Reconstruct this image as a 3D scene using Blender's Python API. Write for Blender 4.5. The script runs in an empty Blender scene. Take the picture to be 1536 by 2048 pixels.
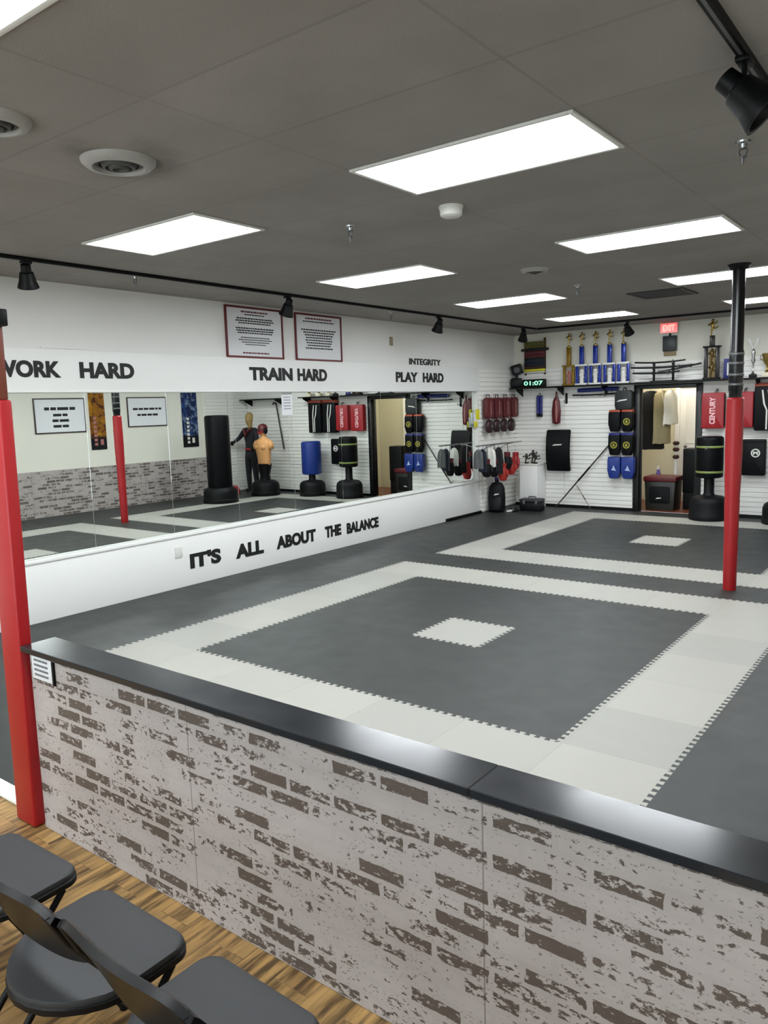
import bpy, bmesh, math, random
from mathutils import Vector, Matrix
random.seed(7)
SC = bpy.context.scene
COL = SC.collection
PI = math.pi
# ---------------------------------------------------------------- room constants (metres)
YB, XR, YF, HC = 12.36, 6.94, -2.6, 3.057      # back wall, right wall, front wall, ceiling
YK0, YK1 = 1.27, 1.37                           # divider wall
XM = -0.055                                     # mirror plane

# ---------------------------------------------------------------- materials
def lin(h):
    if isinstance(h, str):
        h = h.lstrip('#'); c = [int(h[i:i+2], 16)/255 for i in (0, 2, 4)]
    else:
        c = h
    return tuple((v/12.92 if v <= 0.04045 else ((v+0.055)/1.055)**2.4) for v in c) + (1.0,)

class NT:
    def __init__(s, name):
        s.m = bpy.data.materials.new(name); s.m.use_nodes = True
        s.t = s.m.node_tree; s.t.nodes.clear()
        s.out = s.n('ShaderNodeOutputMaterial')
        s.b = s.n('ShaderNodeBsdfPrincipled'); s.l(s.b.outputs[0], s.out.inputs[0])
    def n(s, typ, **kw):
        x = s.t.nodes.new(typ)
        for k, v in kw.items(): setattr(x, k, v)
        return x
    def l(s, a, b): s.t.links.new(a, b)
    def set(s, sock, v):
        if hasattr(v, 'is_output') or isinstance(v, bpy.types.NodeSocket): s.l(v, sock)
        else: sock.default_value = v
    def math(s, op, a, b=0.0, c=None, clamp=False):
        x = s.n('ShaderNodeMath', operation=op, use_clamp=clamp); s.set(x.inputs[0], a); s.set(x.inputs[1], b)
        if c is not None: s.set(x.inputs[2], c)
        return x.outputs[0]
    def pos(s): return s.n('ShaderNodeNewGeometry').outputs['Position']
    def obj(s): return s.n('ShaderNodeTexCoord').outputs['Object']
    def sep(s, v):
        x = s.n('ShaderNodeSeparateXYZ'); s.l(v, x.inputs[0]); return x.outputs
    def comb(s, a, b, c=0.0):
        x = s.n('ShaderNodeCombineXYZ'); s.set(x.inputs[0], a); s.set(x.inputs[1], b); s.set(x.inputs[2], c); return x.outputs[0]
    def noise(s, vec, scale, detail=3.0, rough=0.5):
        x = s.n('ShaderNodeTexNoise'); s.l(vec, x.inputs['Vector']); x.inputs['Scale'].default_value = scale
        x.inputs['Detail'].default_value = detail; x.inputs['Roughness'].default_value = rough; return x.outputs[0]
    def white(s, vec):
        x = s.n('ShaderNodeTexWhiteNoise', noise_dimensions='3D'); s.l(vec, x.inputs['Vector']); return x.outputs[0]
    def mix(s, f, a, b, blend='MIX'):
        x = s.n('ShaderNodeMix', data_type='RGBA', blend_type=blend); s.set(x.inputs[0], f); s.set(x.inputs[6], a); s.set(x.inputs[7], b); return x.outputs[2]
    def step(s, v, lo, hi):
        x = s.n('ShaderNodeMapRange'); x.clamp = True; s.set(x.inputs[0], v); x.inputs[1].default_value = lo; x.inputs[2].default_value = hi; return x.outputs[0]
    def bump(s, h, st, dist=0.002):
        x = s.n('ShaderNodeBump'); x.inputs['Strength'].default_value = st; x.inputs['Distance'].default_value = dist
        s.l(h, x.inputs['Height']); s.l(x.outputs[0], s.b.inputs['Normal'])
    def done(s, color=None, rough=None, metal=None, spec=None):
        for k, v in (('Base Color', color), ('Roughness', rough), ('Metallic', metal), ('Specular IOR Level', spec)):
            if v is not None: s.set(s.b.inputs[k], v)
        return s.m

MATS = {}
DIM = .60
def mat(name, col, rough=0.5, metal=0.0, var=0.10, scale=18.0, spec=0.5, bump=0.0):
    """plain procedural surface: a colour with faint mottling"""
    if name in MATS: return MATS[name]
    t = NT(name); c = lin(col)
    if max(c[:3]) < .6: c = tuple(v*DIM for v in c[:3])+(1,)
    nz = t.noise(t.obj(), scale, 4.0)
    lo = tuple(v*(1-var) for v in c[:3]) + (1,); hi = tuple(min(1, v*(1+var)) for v in c[:3]) + (1,)
    if bump: t.bump(t.noise(t.obj(), scale*12, 2.0), bump)
    MATS[name] = t.done(t.mix(nz, lo, hi), rough, metal, spec); return MATS[name]
def glow(name, col, strength):
    if name in MATS: return MATS[name]
    t = NT(name); c = lin(col)
    t.set(t.b.inputs['Base Color'], (0.8, 0.8, 0.8, 1)); t.set(t.b.inputs['Emission Color'], c); t.set(t.b.inputs['Emission Strength'], strength)
    MATS[name] = t.m; return t.m

BLACK = mat('black rubber', '#0e1013', .6, spec=.2); BLKPL = mat('black plastic', '#0c0d10', .45, spec=.22); BLKMT = mat('black metal', '#0b0c0e', .45, 0.0, spec=.2)
BLKVN = mat('black vinyl', '#0a0c10', .45, spec=.16); BASEPL = mat('dark base plastic', '#111315', .55, spec=.2)
WHITE = mat('white paint', '#e6e6e3', .5, 0, .03); WPL = mat('white plastic', '#d9d8d2', .4, 0, .04); PAPER = mat('paper', '#dfe0e2', .8, 0, .03)
RED = mat('red vinyl', '#b8202a', .42, 0, .12, 6); REDP = mat('red pad vinyl', '#c4161f', .4, 0, .10, 5); MAROON = mat('maroon vinyl', '#6d1620', .45)
REDBR = mat('bright red cloth', '#c2281f', .6); ORANGE = mat('orange red vinyl', '#c5512e', .5)
BLUE = mat('blue vinyl', '#143a9a', .4); BLUED = mat('deep blue vinyl', '#1c2a8c', .45); BLUEM = mat('blue trophy foil', '#2340b0', .25, .3)
GOLD = mat('gold plastic', '#c8a95a', .25, .8); GOLDC = mat('gold column', '#a98520', .3, .4); SILV = mat('chrome', '#c9cacb', .2, .9); GREYM = mat('grey metal', '#8b8d8d', .4, .6)
TAN = mat('tan rubber', '#d9a066', .5, 0, .1, 9); HEADM = mat('pale mannequin skin', '#b89a5c', .55); GREYC = mat('grey cloth', '#6d7070', .8); WCL = mat('white cloth', '#d2d2cb', .85)
YEL = mat('yellow print', '#d8d02a', .5); LIME = mat('lime tape', '#9cae5e', .5); BROWN = mat('brown cloth', '#4a2a1c', .8); NAVY = mat('navy cloth', '#1c2338', .8)
OLIVE = mat('olive cloth', '#6d6a2c', .8); PURPLE = mat('purple plastic', '#7b63c0', .4); GREYT = mat('grey print', '#8d9092', .7); INK = mat('black ink', '#0d0e10', .6); INKR = mat('red ink', '#7c2a33', .6)
PINK = mat('pale pink vinyl', '#c98278', .5); BEIGE = mat('beige cloth', '#b9ad86', .85); WOODF = mat('wooden frame', '#6a4a2a', .5)
DKRED = mat('dark red frame', '#7a2228', .45)

# mirror: silvered glass
t = NT('silvered mirror'); MIRROR = t.done((.86, .90, .87, 1), t.math('MULTIPLY', t.noise(t.pos(), 3.0), .006), 1.0)
# painted wall
def wallmat(name, col, rough=.55):
    t = NT(name); p = t.pos(); c = lin(col)
    nz = t.noise(p, .9, 3.0); t.bump(t.noise(p, 160, 2.0), .06)
    return t.done(t.mix(nz, tuple(v*.95 for v in c[:3])+(1,), c), rough)
WALLP = wallmat('wall paint', '#e4e3df'); WALLW = wallmat('warm wall paint', '#e2e0d3'); SLATM = wallmat('slat panel', '#ecebe6', .45)
PANELW = wallmat('white board', '#ecedea', .42)
# ceiling tile: 4 x 2 ft lay-in grid painted over, speckled, sooty round the diffuser
t = NT('ceiling tile'); p = t.pos(); s = t.sep(p)
u = t.math('FRACT', t.math('DIVIDE', t.math('SUBTRACT', s[0], 4.065-12.2), 1.22)); v = t.math('FRACT', t.math('DIVIDE', t.math('SUBTRACT', s[1], 2.81-6.1), .6096))
du = t.math('MULTIPLY', t.math('SUBTRACT', .5, t.math('ABSOLUTE', t.math('SUBTRACT', u, .5))), 1.22)
dv = t.math('MULTIPLY', t.math('SUBTRACT', .5, t.math('ABSOLUTE', t.math('SUBTRACT', v, .5))), .6096)
d = t.math('MINIMUM', du, dv); seam = t.math('SUBTRACT', 1.0, t.step(d, .004, .011))
seam = t.math('MULTIPLY', seam, t.math('ADD', .25, t.math('MULTIPLY', t.noise(p, 1.1), .75)))
cell = t.white(t.comb(t.math('FLOOR', t.math('DIVIDE', t.math('SUBTRACT', s[0], 4.065-12.2), 1.22)), t.math('FLOOR', t.math('DIVIDE', t.math('SUBTRACT', s[1], 2.81-6.1), .6096))))
base = t.mix(cell, lin('#8d8782'), lin('#948e89')); base = t.mix(t.step(t.noise(p, 1.6, 4.0), .35, .75), base, lin('#86807b'))
base = t.mix(t.math('MULTIPLY', t.step(t.noise(p, 130, 2.0), .58, .72), .22), base, lin('#716c68'))
dd = t.n('ShaderNodeVectorMath', operation='DISTANCE'); t.l(p, dd.inputs[0]); dd.inputs[1].default_value = (3.35, 1.95, HC)
dirt = t.math('MULTIPLY', t.math('SUBTRACT', 1.0, t.step(dd.outputs['Value'], .16, .42)), t.step(t.noise(p, 4.0, 3.0), .40, .68))
base = t.mix(t.math('MULTIPLY', dirt, .6), base, lin('#46413e'))
base = t.mix(t.math('MULTIPLY', seam, .34), base, lin('#55504d'))
t.bump(t.noise(p, 90, 3.0), .25, .004); CEIL = t.done(base, .85)
# rubber training mat
def matmat(name, a, b, seamc):
    t = NT(name); p = t.pos(); s = t.sep(p)
    iu = t.math('DIVIDE', t.math('SUBTRACT', s[0], 1.325-6.1), .6102); iv = t.math('DIVIDE', t.math('SUBTRACT', s[1], 2.7555-12.2), .6102)
    cell = t.white(t.comb(t.math('FLOOR', iu), t.math('FLOOR', iv)))
    d = t.math('MINIMUM', t.math('SUBTRACT', .5, t.math('ABSOLUTE', t.math('SUBTRACT', t.math('FRACT', iu), .5))), t.math('SUBTRACT', .5, t.math('ABSOLUTE', t.math('SUBTRACT', t.math('FRACT', iv), .5))))
    seam = t.math('MULTIPLY', t.math('SUBTRACT', 1.0, t.step(d, .002, .010)), .35)
    c = t.mix(cell, lin(a), lin(b)); c = t.mix(t.math('MULTIPLY', t.noise(p, 2.5, 5.0), .35), c, lin(b)); c = t.mix(seam, c, lin(seamc))
    t.bump(t.noise(p, 220, 2.0), .15, .001)
    return t.done(c, t.math('ADD', .42, t.math('MULTIPLY', t.noise(p, 5.0), .16)), 0.0, .4)
MATD = matmat('dark grey mat', '#272b29', '#2d302e', '#1e211f'); MATL = matmat('light grey mat', '#979790', '#a3a299', '#82827b')
# whitewashed brick paper
def brickmat(name, ax):
    t = NT(name); p = t.pos(); s = t.sep(p)
    v = t.comb(s[ax], s[2], 0.0)
    nn = t.n('ShaderNodeTexNoise'); t.l(v, nn.inputs['Vector']); nn.inputs['Scale'].default_value = 26; nn.inputs['Detail'].default_value = 3
    off = t.n('ShaderNodeVectorMath', operation='MULTIPLY_ADD'); t.l(nn.outputs['Color'], off.inputs[0]); off.inputs[1].default_value = (.014, .010, 0); t.l(v, off.inputs[2])
    bt = t.n('ShaderNodeTexBrick'); t.l(off.outputs[0], bt.inputs['Vector'])
    bt.inputs['Color1'].default_value = (0, 0, 0, 1); bt.inputs['Color2'].default_value = (1, 1, 1, 1); bt.inputs['Mortar'].default_value = (0, 0, 0, 1)
    for k, val in (('Scale', 1.0), ('Mortar Size', .009), ('Mortar Smooth', .0), ('Bias', 0.0), ('Brick Width', .185), ('Row Height', .0575)): bt.inputs[k].default_value = val
    bt.offset = .5; rnd = bt.outputs['Color']; mort = bt.outputs['Fac']
    st = t.comb(t.math('MULTIPLY', s[ax], .55), s[2], 3.1)
    n1 = t.noise(st, 62, 5.0, .68); n2 = t.noise(st, 9, 2.0)
    w = t.math('ADD', t.math('ADD', t.math('MULTIPLY', n1, 1.2), t.math('MULTIPLY', n2, .55)), t.math('MULTIPLY', rnd, .34))
    mask = t.math('MULTIPLY', t.step(w, 1.055, 1.085), t.math('SUBTRACT', 1.0, mort))
    crumbs = t.math('MULTIPLY', t.step(t.noise(st, 120, 2.0), .65, .67), t.step(n2, .38, .5))
    mask = t.math('MAXIMUM', mask, t.math('MULTIPLY', crumbs, .7))
    edge = t.math('MULTIPLY', t.step(mort, .0, .5), .10)
    paint = t.mix(t.noise(v, 5, 4.0), lin('#a29a96'), lin('#b6aeaa')); paint = t.mix(edge, paint, lin('#8a8480'))
    brick = t.mix(t.noise(st, 30, 3.0), lin('#453d37'), lin('#61574f')); brick = t.mix(t.math('MULTIPLY', rnd, .4), brick, lin('#60534b'))
    c = t.mix(mask, paint, brick)
    fr = t.math('ABSOLUTE', t.math('SUBTRACT', t.math('FRACT', t.math('DIVIDE', t.math('SUBTRACT', s[ax], 4.4865-12.2), 1.22)), .5))
    c = t.mix(t.math('MULTIPLY', t.step(fr, .4976, .4985), .55), c, lin('#4a4541'))
    t.bump(t.math('MULTIPLY', mask, -1.0), .3, .001)
    return t.done(c, .6)
BRICKX = brickmat('whitewashed brick panel', 0); BRICKY = brickmat('whitewashed brick wainscot', 1)
# vinyl plank floor
t = NT('vinyl plank'); p = t.pos(); s = t.sep(p)
bt = t.n('ShaderNodeTexBrick'); t.l(t.comb(s[1], s[0], 0.0), bt.inputs['Vector'])
bt.inputs['Color1'].default_value = (0, 0, 0, 1); bt.inputs['Color2'].default_value = (1, 1, 1, 1); bt.inputs['Mortar'].default_value = (.2, .2, .2, 1)
for k, val in (('Scale', 1.0), ('Mortar Size', .0015), ('Mortar Smooth', .0), ('Brick Width', 1.2), ('Row Height', .15)): bt.inputs[k].default_value = val
bt.offset = .37; r = bt.outputs['Color']
gv = t.comb(t.math('MULTIPLY', s[0], 17.0), t.math('ADD', t.math('MULTIPLY', s[1], 1.3), t.math('MULTIPLY', r, 9.0)), t.math('MULTIPLY', r, 4.0))
g1 = t.noise(gv, 2.2, 6.0, .65); g2 = t.noise(gv, .9, 3.0)
c = t.mix(t.step(g1, .40, .60), lin('#35250f'), lin('#a8834d')); c = t.mix(t.math('MULTIPLY', t.step(g2, .42, .68), .6), c, lin('#b8945b'))
c = t.mix(t.math('MULTIPLY', r, .35), c, lin('#664a28')); c = t.mix(t.math('MULTIPLY', bt.outputs['Fac'], .4), c, lin('#3a2a18'))
PLANK = t.done(c, t.math('ADD', .38, t.math('MULTIPLY', g1, .15)))
# counter cap laminate
t = NT('black laminate'); p = t.pos(); s = t.sep(p)
st = t.comb(t.math('MULTIPLY', s[0], .6), t.math('MULTIPLY', s[1], 9.0), s[2])
CAPM = t.done(t.mix(t.noise(st, 8, 4.0), lin('#15181c'), lin('#1f2226')), t.math('ADD', .15, t.math('MULTIPLY', t.noise(p, 9, 4.0), .10)))
# printed banners
def banner_mat(name, cols):
    t = NT(name); p = t.obj(); s = t.sep(p)
    n = t.noise(p, 5.0, 4.0, .6); c = t.mix(t.step(n, .38, .52), lin(cols[0]), lin(cols[1])); c = t.mix(t.step(t.noise(p, 9.0, 4.0, .6), .5, .62), c, lin(cols[2]))
    c = t.mix(t.step(s[2], .22, .30), lin('#15151a'), c)
    return t.done(c, .6)
BAN1 = banner_mat('amber printed banner', ('#d8a018', '#b87812', '#5c2018')); BAN2 = banner_mat('blue printed banner', ('#27509a', '#1b2c60', '#8fa8c8'))
TUBE = glow('fluorescent diffuser', '#f6fbff', 9.0)
EXITM = glow('lit exit sign face', '#ff0a12', .55); EXITL = glow('lit exit letters', '#ffb09a', .40); LEDG = glow('green digits', '#5dffb0', .45)

# ---------------------------------------------------------------- geometry helpers
def new(): return bmesh.new()
def box(bm, x0, x1, y0, y1, z0, z1, bev=0.0, seg=2, mi=0):
    vs = [bm.verts.new((x, y, z)) for x in (x0, x1) for y in (y0, y1) for z in (z0, z1)]
    F = [(0, 1, 3, 2), (4, 6, 7, 5), (0, 4, 5, 1), (2, 3, 7, 6), (0, 2, 6, 4), (1, 5, 7, 3)]
    fs = [bm.faces.new([vs[i] for i in f]) for f in F]
    for f in fs: f.material_index = mi
    if bev > 0:
        es = list({e for f in fs for e in f.edges})
        r = bmesh.ops.bevel(bm, geom=es, offset=bev, offset_type='OFFSET', segments=seg, profile=.5, affect='EDGES')
        for f in r['faces']: f.material_index = mi
    return bm
def ring(bm, c, ax, r, seg, ref=None):
    ax = Vector(ax).normalized(); ref = Vector(ref) if ref is not None else (Vector((0, 0, 1)) if abs(ax.z) < .9 else Vector((1, 0, 0)))
    u = ax.cross(ref).normalized(); w = ax.cross(u)
    return [bm.verts.new(Vector(c)+u*r*math.cos(2*PI*i/seg)+w*r*math.sin(2*PI*i/seg)) for i in range(seg)]
def bridge(bm, a, b):
    n = len(a); return [bm.faces.new((a[i], a[(i+1) % n], b[(i+1) % n], b[i])) for i in range(n)]
def cap(bm, r): 
    try: bm.faces.new(r)
    except ValueError: pass
def cyl(bm, p0, p1, r0, r1=None, seg=16):
    r1 = r0 if r1 is None else r1; ax = Vector(p1)-Vector(p0)
    a = ring(bm, p0, ax, r0, seg); b = ring(bm, p1, ax, r1, seg); bridge(bm, a, b); cap(bm, a); cap(bm, b); return bm
def lathe(bm, prof, c=(0, 0, 0), seg=24):
    c = Vector(c); rs = []
    for r, z in prof:
        rs.append([bm.verts.new(c+Vector((r*math.cos(2*PI*i/seg), r*math.sin(2*PI*i/seg), z))) for i in range(seg)])
    for a, b in zip(rs, rs[1:]): bridge(bm, a, b)
    cap(bm, rs[0]); cap(bm, rs[-1]); return bm
def loft(bm, rings, seg=20):
    rs = []
    for cx, cy, z, rx, ry in rings: rs.append([bm.verts.new((cx+rx*math.cos(2*PI*i/seg), cy+ry*math.sin(2*PI*i/seg), z)) for i in range(seg)])
    for a, b in zip(rs, rs[1:]): bridge(bm, a, b)
    cap(bm, rs[0]); cap(bm, rs[-1]); return bm
def tube(bm, pts, r, seg=10):
    pts = [Vector(p) for p in pts]; rs = []
    for i, p in enumerate(pts):
        d = (pts[min(i+1, len(pts)-1)]-pts[max(i-1, 0)]).normalized()
        ref = Vector((0, 0, 1)) if abs(d.z) < .95 else Vector((0, 1, 0))
        rs.append(ring(bm, p, d, r[i] if isinstance(r, (list, tuple)) else r, seg, ref))
    for a, b in zip(rs, rs[1:]): bridge(bm, a, b)
    cap(bm, rs[0]); cap(bm, rs[-1]); return bm
def ell(bm, c, rx, ry, rz, seg=14, rg=9):
    return loft(bm, [(c[0], c[1], c[2]-rz*math.cos(PI*(k+.02)/(rg+.04)), max(.0006, rx*math.sin(PI*(k+.02)/(rg+.04))), max(.0006, ry*math.sin(PI*(k+.02)/(rg+.04)))) for k in range(rg+1)], seg)
def prism(bm, poly, y0, y1, bev=0.0):
    """outline in x,z extruded along y"""
    a = [bm.verts.new((x, y0, z)) for x, z in poly]; b = [bm.verts.new((x, y1, z)) for x, z in poly]
    f = bridge(bm, a, b); f.append(bm.faces.new(a)); f.append(bm.faces.new(b))
    if bev:
        es = list(set(f[-1].edges) | set(f[-2].edges))
        bmesh.ops.bevel(bm, geom=es, offset=bev, offset_type='OFFSET', segments=2, profile=.5, affect='EDGES')
    return bm
def rrect(x0, x1, z0, z1, r, n=4):
    o = []
    for cx, cz, a in ((x1-r, z1-r, 0), (x0+r, z1-r, PI/2), (x0+r, z0+r, PI), (x1-r, z0+r, 1.5*PI)):
        for i in range(n+1): o.append((cx+r*math.cos(a+PI/2*i/n), cz+r*math.sin(a+PI/2*i/n)))
    return o
def flatpoly(bm, pts, z):
    return bm.faces.new([bm.verts.new((x, y, z)) for x, y in pts])
def xf(bm, M, verts=None): bmesh.ops.transform(bm, matrix=M, verts=verts or list(bm.verts)); return bm

def obj(name, bm, m, parent=None, ang=40):
    bmesh.ops.recalc_face_normals(bm, faces=list(bm.faces))
    me = bpy.data.meshes.new(name); bm.to_mesh(me); bm.free()
    for x in (m if isinstance(m, (list, tuple)) else [m]): me.materials.append(x)
    for p_ in me.polygons: p_.use_smooth = True
    me.set_sharp_from_angle(angle=math.radians(ang))
    o = bpy.data.objects.new(name, me); COL.objects.link(o)
    if parent is not None: o.parent = parent
    return o
def tag(o, label, cat, group=None):
    o['label'] = label; o['category'] = cat
    if group: o['group'] = group
    return o
def thing(name, label, cat, loc=(0, 0, 0), rotz=0.0, group=None):
    o = bpy.data.objects.new(name, None); COL.objects.link(o); o.location = loc; o.rotation_euler = (0, 0, rotz)
    o.empty_display_size = .05
    return tag(o, label, cat, group)
def struct(name, bm, m, parent=None, ang=40):
    o = obj(name, bm, m, parent, ang)
    if parent is None: o['kind'] = 'structure'
    return o
def dup(root, loc, label, rotz=None, group=None):
    r = root.copy(); COL.objects.link(r); r.location = loc; r['label'] = label
    if rotz is not None: r.rotation_euler = (0, 0, rotz)
    if group: r['group'] = group
    for ch in list(root.children):
        c = ch.copy(); COL.objects.link(c); c.parent = r
        for g in ch.children:
            d = g.copy(); COL.objects.link(d); d.parent = c
    return r
def text_bm(s, width, height, depth=.004, bold=.02, spacing=1.0, word=1.0):
    """letters in the x,z plane facing -y, lower left at the origin"""
    cu = bpy.data.curves.new('lettering', 'FONT'); cu.body = s; cu.size = 1.0; cu.extrude = .01; cu.offset = bold; cu.space_character = spacing; cu.space_word = word
    cu.resolution_u = 4
    o = bpy.data.objects.new('lettering', cu); COL.objects.link(o)
    dg = bpy.context.evaluated_depsgraph_get(); dg.update()
    me = bpy.data.meshes.new_from_object(o.evaluated_get(dg)); bpy.data.objects.remove(o); bpy.data.curves.remove(cu)
    bm = bmesh.new(); bm.from_mesh(me); bpy.data.meshes.remove(me)
    xs = [v.co.x for v in bm.verts]; ys = [v.co.y for v in bm.verts]; x0, y0 = min(xs), min(ys); sx = width/(max(xs)-x0); sy = height/(max(ys)-y0)
    for v in bm.verts: v.co = Vector(((v.co.x-x0)*sx, -depth if v.co.z > 0 else 0.0, (v.co.y-y0)*sy))
    return bm
def bars(bm, cx, z, w, h, y, words=(1, 1), seed=0, depth=.0015):
    """a line of print too small to read: word-length strokes"""
    rnd = random.Random(seed); n = max(2, int(w/(h*2.6))); x = cx-w/2; lens = [rnd.uniform(.6, 1.5) for _ in range(n)]; tot = sum(lens); gap = h*.45
    for L in lens:
        ww = (w-gap*(n-1))*L/tot
        box(bm, x, x+ww, y-depth, y, z-h/2, z+h/2); x += ww+gap
    return bm
LW, RW, BW = PI/2, -PI/2, 0.0     # facing of left, right and back wall objects

# ---------------------------------------------------------------- room shell
bm = new(); flatpoly(bm, [(0-.3, YK1-.02), (XR, YK1-.02), (XR, YB+.05), (-.3, YB+.05)], 0.0); struct('floor', bm, MATD)
bm = new(); flatpoly(bm, [(-.3, YF), (XR+.6, YF), (XR+.6, YK1-.02), (-.3, YK1-.02)], -.002); struct('floor_lobby', bm, PLANK)
# light mats: square rings of interlocking tiles, toothed where they meet the dark ones
def edge_pts(p, q, nx, ny, teeth, amp):
    """dovetailed edge from p to q (q not included); n = outward direction"""
    if not teeth: return [p]
    n = 10; dx, dy = (q[0]-p[0])/n, (q[1]-p[1])/n; o = [p]
    for k in range(n):
        bx, by = p[0]+dx*k, p[1]+dy*k
        for f, a in ((.22, -amp), (.14, amp), (.64, amp), (.56, -amp)):
            pass
        o += [(bx+dx*.28+nx*-amp, by+dy*.28+ny*-amp), (bx+dx*.20+nx*amp, by+dy*.20+ny*amp), (bx+dx*.80+nx*amp, by+dy*.80+ny*amp), (bx+dx*.72+nx*-amp, by+dy*.72+ny*-amp)]
    return o
bm = new(); T = .6102
for (xa, ya, jn) in ((1.30, 2.7555, 0), (1.345, 2.7555+8*T, 0)):
    cells = {(i, j) for i in range(7) for j in range(7) if i in (0, 6) or j in (0, 6) or (i, j) == (3, 3)}
    for (i, j) in cells:
        x0, x1, y0, y1 = xa+i*T, xa+(i+1)*T, ya+j*T, ya+(j+1)*T; a = .014
        c = [(x0, y0), (x1, y0), (x1, y1), (x0, y1)]; pts = []
        for k, (nx, ny) in enumerate(((0, -1), (1, 0), (0, 1), (-1, 0))):
            pts += edge_pts(c[k], c[(k+1) % 4], nx, ny, (i+nx, j+ny) not in cells, a)
        f = flatpoly(bm, pts, .0012)
struct('floor_mat', bm, MATL)
bm = new(); box(bm, -.02, 3.27, YK0+.02, YK0+.10, -.002, .022, .006); struct('trim_1', bm, WHITE)
# ceiling
bm = new(); flatpoly(bm, [(-.3, YF), (-.3, YB+.05), (XR+.6, YB+.05), (XR+.6, YF)], HC); struct('ceiling', bm, CEIL)
# left wall with the mirror recess and slat end
bm = new()
box(bm, -.2, 0, YF, YB+.2, 2.09, HC); box(bm, -.2, 0, YF, YB+.2, 0, .565); box(bm, -.2, 0, YF, 2.9, .565, 2.09)
box(bm, -.2, -.02, 11.065, YB+.2, .565, 2.09); box(bm, -.2, XM-.006, 2.9, 11.065, .565, 2.09); box(bm, -.2, 0, 11.03, 11.065, .565, 2.09)
struct('wall_left', bm, WALLP)
bm = new(); box(bm, 0, .014, YF, 11.067, 2.09, 2.46, .002); struct('trim_2', bm, PANELW)           # header board
bm = new(); box(bm, 0, .014, YF, 11.067, 0.0, .545, .002); struct('trim_3', bm, PANELW)            # lower board
bm = new(); box(bm, XM, .03, 2.9, 11.067, .545, .572, .004); struct('trim_4', bm, WHITE)           # mirror ledge
bm = new(); box(bm, XM+.02, .022, 2.9, 11.067, 2.072, 2.092, .004); struct('trim_5', bm, WHITE)
def slats(bm, x0, x1, z0, z1, y):
    z = z0; n = 0
    while z < z1-.01:
        zt = min(z+.059, z1); box(bm, x0, x1, y-.026, y-.004, z, zt, .002, 1); z += .0762
    box(bm, x0, x1, y-.006, y, z0, z1); return bm
# back wall: plaster, slat board, doorway
DX0, DX1, DZ = 2.30, 3.19, 2.02
bm = new()
box(bm, -.2, DX0-.02, YB, YB+.12, 0, HC); box(bm, DX1+.02, XR+.6, YB, YB+.12, 0, HC); box(bm, DX0-.02, DX1+.02, YB, YB+.12, DZ+.02, HC)
struct('wall_back', bm, WALLW)
bm = new(); e = 0.004
for a, b in ((.02, .98), (.98, 2.20)): slats(bm, a+e, b-e, .02, 2.44, YB)
for a, b in ((3.29, 4.40), (4.40, 5.62), (5.62, XR-.02)): slats(bm, a+e, b-e, .02, 2.44, YB)
slats(bm, 2.20+e, 3.29-e, 2.14, 2.44, YB)
struct('wall_slat_back', bm, SLATM, None, 30)
bm = new(); slats(bm, 11.07, YB-.02, .02, 2.44, 0.0); xf(bm, Matrix.Rotation(PI/2, 4, 'Z')); struct('wall_slat_left', bm, SLATM, None, 30)
bm = new()
for a, b in ((11.06, 11.72), (11.72, YB-.02)): slats(bm, -b+e, -a-e, .02, 2.44, 0.0)
xf(bm, Matrix.Translation((XR, 0, 0)) @ Matrix.Rotation(-PI/2, 4, 'Z')); struct('wall_slat_right', bm, SLATM, None, 30)
bm = new(); box(bm, XR, XR+.12, YK0-.2, YB+.2, 0, HC); struct('wall_right', bm, WALLW)
bm = new(); box(bm, XR-.012, XR, YK1+.01, 11.05, 0, .86); struct('trim_6', bm, BRICKY)
bm = new(); box(bm, XR+.6, XR+.72, YF, YK0-.2, 0, HC); box(bm, XR+.12, XR+.72, YK0-.2, YK0-.08, 0, HC); struct('wall_lobby_right', bm, WALLP)
WX0, WX1, WZ0, WZ1 = .9, 7.2, .25, 2.55
bm = new(); box(bm, -.2, WX0, YF-.12, YF, 0, HC); box(bm, WX1, XR+.8, YF-.12, YF, 0, HC); box(bm, WX0, WX1, YF-.12, YF, 0, WZ0); box(bm, WX0, WX1, YF-.12, YF, WZ1, HC); struct('wall_front', bm, WALLP)
wn = bpy.data.objects.new('added_window_1', None); COL.objects.link(wn); wn['kind'] = 'structure'  # unseen storefront window, added so sky light brightens the lobby brick
bm = new()
for k in range(5): xx = WX0+(WX1-WX0)*k/4; box(bm, max(WX0, xx-.03), min(WX1, xx+.03), YF-.09, YF-.03, WZ0, WZ1)
box(bm, WX0, WX1, YF-.09, YF-.03, WZ0, WZ0+.05); box(bm, WX0, WX1, YF-.09, YF-.03, WZ1-.05, WZ1); struct('added_window_frame', bm, GREYM, wn)
t = NT('clear glass'); t.t.nodes.remove(t.b); tr = t.n('ShaderNodeBsdfTransparent'); tr.inputs[0].default_value = (.93, .96, .95, 1); gl = t.n('ShaderNodeBsdfGlossy'); gl.inputs['Roughness'].default_value = .02
mx = t.n('ShaderNodeMixShader'); fz = t.n('ShaderNodeFresnel'); t.l(fz.outputs[0], mx.inputs[0]); t.l(tr.outputs[0], mx.inputs[1]); t.l(gl.outputs[0], mx.inputs[2]); t.l(mx.outputs[0], t.out.inputs[0])
bm = new(); box(bm, WX0, WX1, YF-.063, YF-.057, WZ0, WZ1); struct('added_window_glass', bm, t.m, wn)
bm = new(); box(bm, .02, DX0-.08, YB-.03, YB-.018, 0, .05); box(bm, DX1+.10, XR-.02, YB-.03, YB-.018, 0, .05); struct('baseboard_back', bm, BLKPL)
bm = new(); box(bm, .014, .045, 9.95, 11.06, 0, .045, .004); struct('baseboard_left', bm, BLKPL)
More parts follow.
